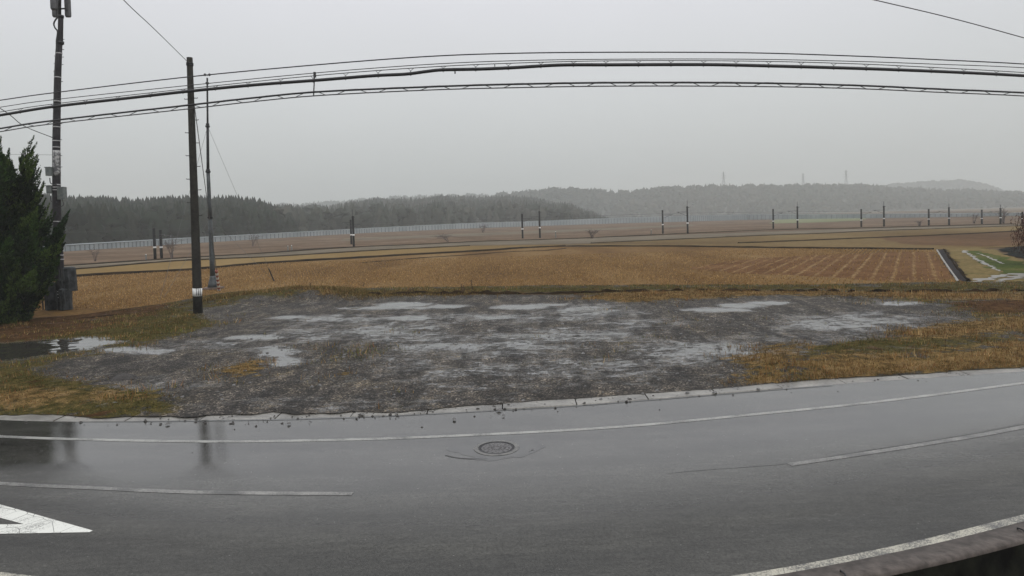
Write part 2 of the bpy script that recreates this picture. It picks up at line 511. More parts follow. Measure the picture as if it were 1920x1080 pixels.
bank([(1109, 456), (1280, 448.5), (1400, 443), (1560, 437), (1640, 433), (1760, 429), (1900, 424), (2100, 417)], 1.1, .14, 'dark bank under the thin olive field strip')
bank([(680, 493), (800, 483), (880, 478), (960, 472), (1020, 470), (1060, 466)], .7, .07, 'low ridge line in the stubble paddy', .9)

bank([(120, 602), (200, 596), (260, 588), (330, 577), (380, 566), (430, 560), (480, 556)], .22, .13, 'dark broken furrow behind the utility pole', .9)

strip('earth_edge', [(640, 557.5), (760, 553), (860, 552), (960, 553), (1080, 552.5), (1250, 548), (1450, 548.5), (1640, 550), (1800, 550), (2000, 548), (2300, 540)], .55, .03, M['bank'], 'dark broken earth edge between the lot and the green strip', 'bank', height=.14, jitter=2.6, step=.25)

# tractor rows at the right of the paddy
def rows_mat():
    m, nt, b = new_mat('straw_rows')
    pos = position(nt)
    sep = nt.nodes.new('ShaderNodeSeparateXYZ')
    nt.links.new(pos, sep.inputs[0])
    u = math_n(nt, 'SUBTRACT', math_n(nt, 'MULTIPLY', sep.outputs['X'], math.cos(ROWDIR)), math_n(nt, 'MULTIPLY', sep.outputs['Y'], math.sin(ROWDIR)))
    w = noise(nt, .35, 4, vec=pos)
    ph = math_n(nt, 'ADD', math_n(nt, 'MULTIPLY', u, 2 * math.pi / 1.3), math_n(nt, 'MULTIPLY', w, 2.0))
    s = math_n(nt, 'ADD', math_n(nt, 'MULTIPLY', math_n(nt, 'SINE', ph), .5), .5)
    fi = noise(nt, 3.0, 8, .7, pos)
    line = sstep(nt, math_n(nt, 'ADD', s, math_n(nt, 'MULTIPLY', math_n(nt, 'SUBTRACT', fi, .5), .9)), .80, 1.12)
    soil = ramp(nt, noise(nt, .3, 5, vec=pos), [(.35, (0.095, 0.046, 0.018)), (.65, (0.15, 0.080, 0.036))])
    soil = mixc(nt, 1.0, soil, ramp(nt, fi, [(.25, (.4,) * 3), (.75, (1.5,) * 3)]), 'MULTIPLY')
    line = math_n(nt, 'MULTIPLY', line, sstep(nt, noise(nt, .5, 4, .6, pos), .30, .62))
    nt.links.new(mixc(nt, line, soil, (0.33, 0.225, 0.11)), b.inputs['Base Color'])
    b.inputs['Roughness'].default_value = .85
    b.inputs['Specular IOR Level'].default_value = .02
    bump(nt, b, math_n(nt, 'ADD', fi, line), .6, .12)
    return m
M['rows'] = rows_mat()
ROWS = [(1290, 503), (1380, 488), (1450, 482), (1600, 476), (1700, 472), (1748, 473), (1795, 524), (1660, 526), (1560, 522), (1470, 516), (1380, 512)]
sheet('tractor_rows', ROWS, 0.012, M['rows'], 'reddish ground with straw rows at the right of the paddy', 'field', ragged=1.2)

# ditch with concrete rim and grassy track at the right
M['ditch'] = simple('wet_ditch', (0.008, 0.007, 0.007), (0.025, 0.02, 0.02), 2, 0.8, spec=.05)
sheet('grassy_track', [(1775, 467), (1815, 527), (1870, 533), (1960, 530), (2300, 520), (2300, 500), (1960, 512), (1920, 492), (1870, 470), (1840, 464)], 0.012, M['olive_track'], 'olive grass between the ditch and the green track', 'track', ragged=.5)
sheet('grassy_track', [(1805, 471), (1838, 490), (1872, 512), (1900, 519), (1990, 511), (1960, 505), (1920, 496), (1880, 480), (1840, 471)], 0.022, M['green_track'], 'bright green grassy farm track', 'track', ragged=1.3)
dt = strip('ditch', [(1763, 468), (1780, 493), (1806, 528)], .62, 0.03, M['ditch'], 'dark straight ditch with a concrete edge beside the paddy', 'ditch', jitter=1.0, step=.4)
strip('ditch_wall', [(1757, 469), (1773, 494), (1797, 528)], .17, 0.0, M['concrete'], 'pale concrete edge of the ditch', 'ditch', height=.07)
strip('ditch_wall', [(1769, 467), (1787, 491), (1815, 528)], .26, 0.0, M['bank'], 'earth edge of the ditch', 'ditch', height=.10, jitter=1.6)
M['rut'] = simple('water_in_rut', (0.08, 0.072, 0.06), (0.20, 0.185, 0.155), 2, 0.35, spec=.35)
for cl, w, lb in (([(1600, 537), (1722, 535), (1805, 532), (1838, 527), (1868, 519), (1878, 515)], [.1, .16, .28, .5, .8, .3], 'pale wet wheel rut bending onto the green track'),
                  ([(1780, 535), (1831, 532.5), (1870, 528), (1898, 523), (1925, 515), (1960, 508)], [.1, .22, .4, .6, .9, .9], 'wide pale puddle rut at the right edge'),
                  ([(1806, 470), (1815, 476), (1838, 490), (1862, 502), (1874, 509)], [.5, .25, .3, .2, .3], 'broken pale rut on the left of the green track'),
                  ([(1830, 475), (1845, 479), (1862, 487), (1882, 495)], [.1, .16, .22, .15], 'short pale rut on the right of the green track')):
    strip('wheel_rut', cl, 0, 0.034, M['rut'], lb, 'wheel rut', widths=w, jitter=2.4, step=.25)
sheet('pond', [(1872, 468), (1905, 462), (2020, 455), (2020, 482), (1925, 486), (1900, 479)], 0.03, simple('dark_pond', (0.004, 0.005, 0.005), (0.016, 0.017, 0.014), 1.2, 0.9, spec=.02), 'dark wet hollow at the right edge', 'pond', ragged=1.0)

# ------------------------------------------------------------------ road
EDGE_FAR = [(-900, 740), (-400, 760), (0, 776), (150, 781), (330, 779), (560, 774), (760, 768), (880, 760), (950, 755), (1100, 746), (1300, 731), (1420, 722), (1560, 711), (1740, 699), (1920, 688), (2300, 664), (2700, 640)]
GUT_IN = [(-900, 752), (-400, 772), (0, 786), (150, 789), (330, 787), (560, 783), (760, 776), (880, 770), (950, 766), (1100, 757), (1300, 741), (1420, 731), (1560, 720), (1740, 707), (1920, 695), (2300, 670), (2700, 645)]
LINE_FAR = [(-900, 775), (-400, 797), (0, 817), (200, 823.5), (400, 826.5), (600, 824), (750, 820), (900, 813.5), (1050, 806), (1200, 796), (1400, 777), (1600, 757), (1760, 738), (1920, 717), (2300, 668), (2700, 620)]
NEAR_OUT = [(-700, 1000), (-300, 1044), (0, 1084), (300, 1118), (600, 1138), (900, 1140), (1150, 1122), (1400, 1086), (1560, 1058), (1740, 1021), (1920, 977), (2300, 880), (2700, 775)]
g2w = lambda L: spline(np.array([P(x, y) for x, y in L]), 10)
far_e, gut_e, line_f, near_o = g2w(EDGE_FAR), g2w(GUT_IN), g2w(LINE_FAR), g2w(NEAR_OUT)
ZR = -0.02
def road_y(curve, x):
    return np.interp(x, curve[:, 0], curve[:, 1])

def asphalt():
    m, nt, b = new_mat('wet_asphalt')
    pos = position(nt)
    a = nd(nt, 'ShaderNodeAttribute', attribute_name='zone')
    sp = nt.nodes.new('ShaderNodeSeparateColor')
    nt.links.new(a.outputs['Color'], sp.inputs[0])
    mp = nd(nt, 'ShaderNodeMapping'); nt.links.new(pos, mp.inputs['Vector'])
    mp.inputs['Scale'].default_value = (.22, 1.3, 1)
    streak = noise(nt, 1.2, 6, .6, mp.outputs[0])
    big = noise(nt, .35, 5, .55, pos)
    fine = noise(nt, 26, 8, .85, pos)
    vor = nd(nt, 'ShaderNodeTexVoronoi', Scale=90.0); nt.links.new(pos, vor.inputs['Vector'])
    c = ramp(nt, math_n(nt, 'ADD', math_n(nt, 'MULTIPLY', streak, .6), math_n(nt, 'MULTIPLY', big, .4)), [(.35, (0.032, 0.0315, 0.029)), (.65, (0.062, 0.061, 0.055))])
    c = mixc(nt, 1.0, c, ramp(nt, fine, [(.34, (.22,) * 3), (.66, (1.9,) * 3)]), 'MULTIPLY')
    c = mixc(nt, 1.0, c, ramp(nt, noise(nt, 9, 5, .7, mp.outputs[0]), [(.3, (.75,) * 3), (.7, (1.25,) * 3)]), 'MULTIPLY')
    c = mixc(nt, math_n(nt, 'MULTIPLY', sp.outputs[1], math_n(nt, 'ADD', .15, math_n(nt, 'MULTIPLY', big, .7))), c, mixc(nt, 1.0, c, (.62, .62, .63), 'MULTIPLY'))
    chip = nd(nt, 'ShaderNodeTexVoronoi', Scale=9.0); nt.links.new(pos, chip.inputs['Vector'])
    cs = nt.nodes.new('ShaderNodeSeparateColor'); nt.links.new(chip.outputs['Color'], cs.inputs[0])
    chipm = math_n(nt, 'MULTIPLY', math_n(nt, 'LESS_THAN', chip.outputs['Distance'], .10), math_n(nt, 'GREATER_THAN', cs.outputs[0], .88))
    c = mixc(nt, math_n(nt, 'MULTIPLY', chipm, .6), c, (.25, .25, .24))
    nt.links.new(c, b.inputs['Base Color'])
    # more standing water on the far shoulder
    r = math_n(nt, 'SUBTRACT', .40, math_n(nt, 'MULTIPLY', sp.outputs[0], .34))
    r = math_n(nt, 'ADD', r, math_n(nt, 'MULTIPLY', math_n(nt, 'SUBTRACT', streak, .5), .20))
    r = math_n(nt, 'ADD', r, math_n(nt, 'MULTIPLY', math_n(nt, 'SUBTRACT', noise(nt, 7, 6, .7, mp.outputs[0]), .5), .16))
    r = math_n(nt, 'SUBTRACT', r, math_n(nt, 'MULTIPLY', sp.outputs[1], .06))
    r = math_n(nt, 'MAXIMUM', r, .04)
    nt.links.new(r, b.inputs['Roughness'])
    nt.links.new(math_n(nt, 'ADD', 1.33, math_n(nt, 'MULTIPLY', sp.outputs[0], .39)), b.inputs['IOR'])
    st = math_n(nt, 'SUBTRACT', .60, math_n(nt, 'MULTIPLY', sp.outputs[0], .57))
    bump(nt, b, math_n(nt, 'ADD', vor.outputs['Distance'], fine), st, .007)
    return m
M['asphalt'] = asphalt()
xs = np.arange(-34, 40.01, .5)
ts = np.linspace(0, 1, 40)
yf, yn = road_y(gut_e, xs), road_y(near_o, xs)
X = np.repeat(xs[:, None], 40, 1); Y = yn[:, None] + (yf - yn)[:, None] * ts[None]
nx, ny = X.shape
wet = np.clip((ts - .18) / .42, 0, 1)[None] * np.ones_like(X)
V = np.stack([X, Y, np.full_like(X, ZR)], -1).reshape(-1, 3)
ii, jj = np.meshgrid(np.arange(nx - 1), np.arange(ny - 1), indexing='ij')
idx = (ii * ny + jj).ravel()
F = np.stack([idx, idx + ny, idx + ny + 1, idx + 1], 1)
track = np.sum([np.exp(-((ts - c0) / .035) ** 2) for c0 in (.12, .30, .55, .73)], 0)[None] * np.ones_like(X)
zone = np.stack([wet, track, 0 * wet, 1 + 0 * wet], -1).reshape(-1, 4)
tag(np_mesh('road', V, F, M['asphalt'], {'zone': zone}), 'wet grey asphalt road curving across the foreground', 'road', kind='structure')

def paint(name, wear, bright, cracks=.004):
    m, nt, b = new_mat(name)
    pos = position(nt)
    f = noise(nt, 42, 6, .8, pos); f2 = noise(nt, 1.4, 4, .6, pos)
    w = sstep(nt, math_n(nt, 'ADD', f, math_n(nt, 'MULTIPLY', math_n(nt, 'SUBTRACT', f2, .5), .5)), wear - .09, wear + .09)
    cr = nd(nt, 'ShaderNodeTexVoronoi', Scale=2.6, feature='DISTANCE_TO_EDGE'); nt.links.new(pos, cr.inputs['Vector'])
    crk = math_n(nt, 'LESS_THAN', cr.outputs['Distance'], cracks)
    w = math_n(nt, 'MULTIPLY', w, math_n(nt, 'SUBTRACT', 1.0, math_n(nt, 'MULTIPLY', crk, .8)))
    nt.links.new(mixc(nt, w, (.06, .06, .058), bright), b.inputs['Base Color'])
    b.inputs['Roughness'].default_value = .35
    return m
M['line_paint'] = paint('worn_white_line', .46, (.30, .30, .28))
M['centre_paint'] = paint('worn_centre_line', .53, (.24, .235, .22))
M['arrow_paint'] = paint('white_arrow_paint', .41, (.70, .71, .66), .012)
M['edge_paint'] = paint('near_edge_line', .50, (.44, .42, .34))
ZL = ZR + .005
strip('road_marking', LINE_FAR, .155, ZL, M['line_paint'], 'continuous white edge line on the far side of the road', 'road marking', step=.5)
strip('road_marking', [(-900, 858), (-400, 880), (0, 905), (150, 912), (330, 920), (500, 923), (661, 924)], .15, ZL, M['centre_paint'], 'worn white centre line dash at the left', 'road marking', step=.5)
strip('road_marking', [(1480, 869.5), (1600, 852), (1760, 827), (1920, 799), (2300, 720)], .15, ZL, M['centre_paint'], 'worn white centre line dash at the right', 'road marking', step=.5)
strip('road_marking', [(-700, 992), (-300, 1036), (0, 1077), (300, 1111), (600, 1131), (900, 1133), (1150, 1115), (1400, 1080), (1560, 1052), (1740, 1014), (1920, 969), (2300, 872), (2700, 766)], .165, ZL, M['edge_paint'], 'speckled white edge line on the near side of the road', 'road marking', step=.4)
AR = [(-260, 880), (0, 944), (174, 993), (168, 996), (0, 999), (-260, 1004), (-260, 985), (45, 981), (0, 969), (-120, 936)]
sheet('road_marking', AR, ZL, M['arrow_paint'], 'cracked bright white arrow head painted on the near lane', 'road marking')
M['seam'] = simple('tar_seam', (0.012, 0.012, 0.012), (0.03, 0.03, 0.03), 6, .5)
for cl, w, lb in (([(1250, 886), (1330, 879), (1400, 874), (1480, 867), (1600, 847), (1760, 822), (1920, 793), (2200, 735)], .013, 'thin dark seam along the centre line'),
                  ([(835, 852), (850, 856), (880, 859), (930, 858), (965, 853), (1000, 842)], .05, 'dark patched crack in front of the manhole'),
                  ([(150, 790), (330, 789), (560, 785.5), (760, 778), (950, 768), (1100, 759), (1300, 743), (1420, 733), (1560, 722)], .045, 'dark joint between gutter and asphalt')):
    strip('tar_seam', cl, w, ZL - .001, M['seam'], lb, 'crack', jitter=.9, step=.2)

# gutter of concrete slabs along the far edge
def concrete_gutter():
    m, nt, b = new_mat('wet_gutter_concrete')
    pos = position(nt)
    f = noise(nt, 1.1, 8, .65, pos); fi = noise(nt, 14, 6, .7, pos)
    c = ramp(nt, f, [(.38, (.10, .095, .085)), (.62, (.26, .25, .225))])
    c = mixc(nt, 1.0, c, ramp(nt, fi, [(.3, (.6,) * 3), (.7, (1.3,) * 3)]), 'MULTIPLY')
    nt.links.new(c, b.inputs['Base Color'])
    nt.links.new(math_n(nt, 'ADD', .10, math_n(nt, 'MULTIPLY', f, .45)), b.inputs['Roughness'])
    bump(nt, b, fi, .3, .01)
    return m
M['gutter'] = concrete_gutter()
gb = MB()
x = -30.0
while x < 40:
    L = 1.95 + random.uniform(-.02, .02)
    xa = np.linspace(x, x + L, 4)
    dz = random.uniform(-.006, .012)
    hgt = .018 if -1.5 < x < 6.5 else .002
    a = np.stack([xa, road_y(gut_e, xa) + .004, np.full(4, ZR)], 1)
    c_ = np.stack([xa, road_y(gut_e, xa) + .03, np.full(4, ZR + hgt + dz)], 1)
    d_ = np.stack([xa, road_y(far_e, xa) + .25, np.full(4, ZR + hgt + .01 + dz)], 1)
    rows = np.stack([a, c_, d_], 1).reshape(-1, 3)
    fs = [(i * 3 + j, (i + 1) * 3 + j, (i + 1) * 3 + j + 1, i * 3 + j + 1) for i in range(3) for j in range(2)]
    gb.add(rows, fs)
    x += L + .03
tag(gb.build('gutter', M['gutter']), 'pale concrete gutter slabs along the far edge of the road', 'gutter', kind='structure')

# near kerb wall with the drop behind it
no = resample(near_o, .4)
t = np.gradient(no, axis=0); t /= np.linalg.norm(t, axis=1)[:, None]
nr = np.stack([t[:, 1], -t[:, 0], 0 * t[:, 0]], 1)      # away from the road
prof = [(0.0, ZR - .05), (0.0, ZR + .012), (.36, ZR + .016), (.39, ZR - .005), (.395, ZR - .05)]
KV = np.stack([np.c_[(no + nr * o_)[:, :2], np.full(len(no), z_)] for o_, z_ in prof], 1)
k = len(prof)
KF = np.array([(i * k + j, (i + 1) * k + j, (i + 1) * k + j + 1, i * k + j + 1) for i in range(len(no) - 1) for j in range(k - 1)])
M['kerb'] = simple('brown_grey_kerb_concrete', (0.045, 0.037, 0.032), (0.105, 0.088, 0.078), 6.0, .6, .4, detail=9, spec=.3)
kerb = tag(np_mesh('kerb', KV.reshape(-1, 3), KF, M['kerb'], smooth=False), 'brown grey concrete kerb wall at the near side of the road', 'kerb', kind='structure')
for (px, py), (qx, qy) in (((1576, 1074), (1590, 1090)), ((1908, 994), (1926, 1004))):
    a = P(px, py, ZR); b_ = P(qx, qy, ZR)
    h = MB(); h.tube([a + (0, 0, .012), a + (0, 0, .035), (a + b_) / 2 + (0, 0, .05), b_ + (0, 0, .03)], .012, 6)
    h.build('lifting_hook', M['steel_dark'], kerb)
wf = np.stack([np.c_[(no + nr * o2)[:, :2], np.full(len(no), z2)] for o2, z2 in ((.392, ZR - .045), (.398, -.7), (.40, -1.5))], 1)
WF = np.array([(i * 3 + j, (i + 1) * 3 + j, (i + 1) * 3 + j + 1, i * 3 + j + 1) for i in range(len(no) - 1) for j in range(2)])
M['shaded_wall'] = simple('wall_in_painted_shade', (0.004, 0.0038, 0.0036), (0.016, 0.017, 0.012), 2.5, .8, .5, detail=8, spec=.05)  # deep shade below the kerb is painted in as a near-black colour
tag(np_mesh('retaining_wall', wf.reshape(-1, 3), WF, M['shaded_wall'], smooth=False), 'wall face under the near kerb, painted nearly black for deep shade', 'wall', kind='structure')
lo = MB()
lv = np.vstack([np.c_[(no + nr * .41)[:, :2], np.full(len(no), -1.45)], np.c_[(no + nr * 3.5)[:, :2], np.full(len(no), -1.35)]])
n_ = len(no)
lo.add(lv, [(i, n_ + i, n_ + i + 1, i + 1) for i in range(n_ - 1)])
tag(lo.build('sunken_ground', M['shaded_earth']), 'wet ground below the near kerb, painted dark for deep shade', 'ground', kind='structure')

# manhole
mc = P(931, 840.5, ZR)
man = thing('manhole', mc, 'round cast iron manhole cover in a concrete ring on the far lane', 'manhole')
def disc(r0, r1, z0, z1, n=40, jit=0.0, sy=1.0):
    a = np.linspace(0, 2 * np.pi, n, endpoint=False)
    j = 1 + jit * fbm(np.cos(a) * 2 + 5, np.sin(a) * 2 + 5, 2, 3)
    o_ = np.stack([np.cos(a) * r1 * j, np.sin(a) * r1 * j * sy, np.full(n, z0)], 1)
    i_ = np.stack([np.cos(a) * r0, np.sin(a) * r0, np.full(n, z1)], 1)
    m_ = MB(); m_.add(np.vstack([o_, i_]) + mc, [(k, (k + 1) % n, n + (k + 1) % n, n + k) for k in range(n)])
    return m_
disc(.50, .98, .003, .006, jit=.45, sy=.85).build('asphalt_patch', simple('dark_patch', (.026, .026, .025), (.05, .05, .047), 3, .16, .1, spec=.95), man)
disc(.40, .50, .010, .016, jit=.08).build('concrete_ring', simple('manhole_ring', (.05, .05, .047), (.12, .115, .105), 6, .25, .3), man)
rm = disc(.34, .395, .010, .014); rm.build('frame', M['steel_dark'], man)
M['iron'] = simple('wet_cast_iron', (.045, .043, .045), (.11, .105, .105), 14, .28, .5)
a = np.linspace(0, 2 * np.pi, 36, endpoint=False)
lid = MB(); lid.add(np.stack([np.cos(a) * .335, np.sin(a) * .335, np.full(36, .012)], 1) + mc, [tuple(range(36))])
for k in range(14):
    for r_ in (.10, .19, .28):
        q = k * 2 * np.pi / 14 + r_ * 3
        lid.box(mc + (math.cos(q) * r_, math.sin(q) * r_, .015), (.05, .022, .008), q)
lid.build('lid', M['iron'], man)

# ------------------------------------------------------------------ the yard between road and paddy
w2 = lambda L: np.array([P(x, y)[:2] for x, y in L])
LOT = w2([(325, 645), (365, 603), (392, 585), (480, 572), (640, 559), (760, 553), (860, 551), (1000, 555), (1100, 563), (1300, 567), (1400, 560), (1500, 560), (1640, 566), (1730, 578), (1770, 594), (1710, 616), (1600, 634), (1470, 646), (1385, 662), (1362, 690), (1400, 716), (1420, 730), (1100, 760), (760, 790), (560, 790), (335, 790), (350, 757), (330, 730), (210, 718), (120, 700), (160, 678), (260, 662)])
STRAW = [w2([(1075, 562), (1150, 550), (1300, 546), (1450, 547), (1700, 551), (2100, 552), (2100, 565), (1750, 566), (1640, 560), (1440, 556), (1300, 563), (1180, 568)]),
         w2([(1362, 670), (1440, 645), (1510, 648), (1500, 690), (1460, 718), (1395, 714)]),
         w2([(1430, 690), (1560, 668), (1700, 672), (1920, 640), (2100, 620), (2100, 680), (1920, 692), (1560, 716)]),
         w2([(1650, 622), (1800, 606), (2000, 590), (2000, 620), (1800, 640), (1700, 640)]),
         w2([(420, 694), (440, 683), (490, 676), (505, 690), (480, 705), (430, 708)]),
         w2([(622, 700), (650, 696), (655, 704), (625, 706)]),
         w2([(540, 552), (575, 546), (620, 547), (655, 556), (600, 562)]),
         w2([(0, 735), (180, 735), (260, 752), (0, 765), (-300, 745)])]
GREEN = [w2([(-500, 670), (0, 690), (120, 700), (210, 722), (330, 735), (345, 775), (200, 782), (0, 778), (-500, 755)]),
         w2([(60, 640), (220, 590), (330, 578), (400, 590), (480, 603), (330, 635), (200, 655)]),
         w2([(390, 560), (450, 545), (700, 546), (1000, 542), (1500, 540), (2200, 540), (2200, 549), (1500, 545), (1200, 547), (1000, 553), (850, 549), (700, 554), (560, 545), (470, 553)]),
         w2([(1490, 655), (1600, 640), (1720, 632), (1800, 640), (1720, 668), (1560, 678)]),
         w2([(1080, 645), (1270, 605), (1330, 625), (1180, 665)]),
         w2([(600, 640), (760, 620), (760, 660), (620, 690), (560, 670)])]
SOIL = [w2([(-500, 640), (0, 610), (120, 590), (230, 583), (330, 570), (300, 590), (180, 622), (60, 645), (-500, 665)]),
        w2([(1760, 572), (1850, 566), (2200, 562), (2200, 588), (1860, 594)]),
        w2([(640, 556), (800, 549), (960, 551), (1100, 551), (1090, 556), (900, 553), (760, 556)])]
def ell(cx, cy, rx, ry):
    return w2([(cx + rx * math.cos(q), cy + ry * math.sin(q)) for q in np.linspace(0, 2 * np.pi, 14, endpoint=False)])
PUD = [(1.0, w2([(-400, 660), (0, 650), (90, 643), (165, 638), (228, 645), (170, 656), (100, 668), (0, 682), (-400, 705)]))]
PUD += [(1.0, ell(*q)) for q in ((757, 572, 42, 4.4), (722, 578, 80, 1.8), (838, 575, 30, 2.2), (975, 576, 46, 3.4), (1030, 572, 30, 2), (1388, 574, 36, 3.4), (1338, 581, 52, 2), (1440, 569, 28, 2), (545, 595, 24, 2.2), (765, 597, 38, 4), (518, 660, 22, 9), (532, 676, 14, 8), (255, 660, 55, 2.4), (480, 634, 40, 3.2), (1690, 571, 30, 1.8))]
PUD += [(.45, ell(*q)) for q in ((740, 626, 115, 20), (1105, 583, 95, 13), (1050, 632, 160, 15), (900, 652, 190, 16), (1180, 606, 70, 9), (1600, 606, 140, 20), (1510, 634, 120, 7), (1310, 660, 140, 24), (1120, 690, 110, 18), (585, 628, 60, 14), (400, 648, 80, 7), (300, 724, 50, 8), (900, 597, 220, 9), (640, 600, 120, 10))]
PUD += [(.30, ell(*q)) for q in ((760, 680, 70, 14), (700, 760, 250, 10), (1000, 700, 300, 25))]

def zones(x, y):
    """weights of green grass, straw, soil and standing water, 0..1, at ground points"""
    soft = lambda polys, w: np.max([np.clip(.5 + poly_sd(x, y, p) / (2 * w), 0, 1) for p in polys], 0)
    lot = soft([LOT], 1.8)
    green, straw, soil = soft(GREEN, 1.6), .9 * soft(STRAW, 1.5), soft(SOIL, 1.6)
    off = 1 - lot                                     # whatever is neither gravel nor named is brownish verge
    green = np.maximum(green * (1 - .62 * lot), .55 * off)
    soil = np.maximum(soil, .32 * off)
    pud = np.zeros_like(x)
    for s, p in PUD:
        sd = poly_sd(x, y, p)
        if s == 1.0: pud = np.maximum(pud, np.clip(.62 + sd / 1.3, 0, 1.35))
        else: pud = np.maximum(pud, s * np.clip(.55 + sd / 2.6, 0, 1.1))
    return green, straw, soil, pud, lot

M1 = P(540, 556)[:2]; RIDGE = w2([(400, 572), (470, 560), (560, 549), (640, 550), (670, 556)])
def yard_z(x, y, lot=None):
    z = .035 * fbm(x, y, 21, 4, .45) + .02 * fbm(x, y, 4, 3, 2.2)
    d = np.abs(poly_sd(x, y, w2([(395, 566), (470, 555), (560, 546), (640, 549), (668, 556), (560, 559), (470, 567)])))
    ins = poly_sd(x, y, w2([(395, 570), (470, 560), (560, 549), (640, 551), (668, 558), (560, 563), (470, 572)]))
    z = z + .34 * np.clip(.5 + ins / 3.0, 0, 1) * (1 + .4 * fbm(x, y, 77, 3, .8))
    if lot is None: lot = np.clip(.5 + poly_sd(x, y, LOT) / 2.4, 0, 1)
    near_road = np.clip((y - road_y(far_e, x)) / 1.2, 0, 1)
    z = z + (1 - lot) * .10 * near_road
    return z * near_road + .0

xs = np.concatenate([np.arange(-62, -30, .5), np.arange(-30, 34, .17), np.arange(34, 80, .5)])
NR = 230
PADDY_EDGE = spline(np.array([P(x, y) for x, y in [(-900, 730), (-300, 640), (0, 606), (150, 594), (300, 574), (420, 552), (560, 544), (700, 542), (1000, 538), (1300, 536.5), (1500, 536), (1812, 532), (2000, 527), (2400, 512)]]), 8)
yb = road_y(far_e, xs) - np.where(xs < -1, .10, .02) + np.where(xs < -1, .34, .16) * fbm(xs, 0 * xs + 3, 15, 4, .9)
yend = np.maximum(road_y(PADDY_EDGE, xs) + .5 * fbm(xs, 0 * xs, 3, 3, .3), yb + 1.0)
tt = np.linspace(0, 1, NR) ** 1.15
X = np.repeat(xs[:, None], NR, 1); Y = yb[:, None] + (yend - yb)[:, None] * tt[None]
gz, sz, oz, pz, lz = zones(X, Y)
Z = yard_z(X, Y, lz) + .012
V = np.stack([X, Y, Z], -1).reshape(-1, 3)
nx, ny = X.shape
ii, jj = np.meshgrid(np.arange(nx - 1), np.arange(ny - 1), indexing='ij')
idx = (ii * ny + jj).ravel()
F = np.stack([idx, idx + ny, idx + ny + 1, idx + 1], 1)

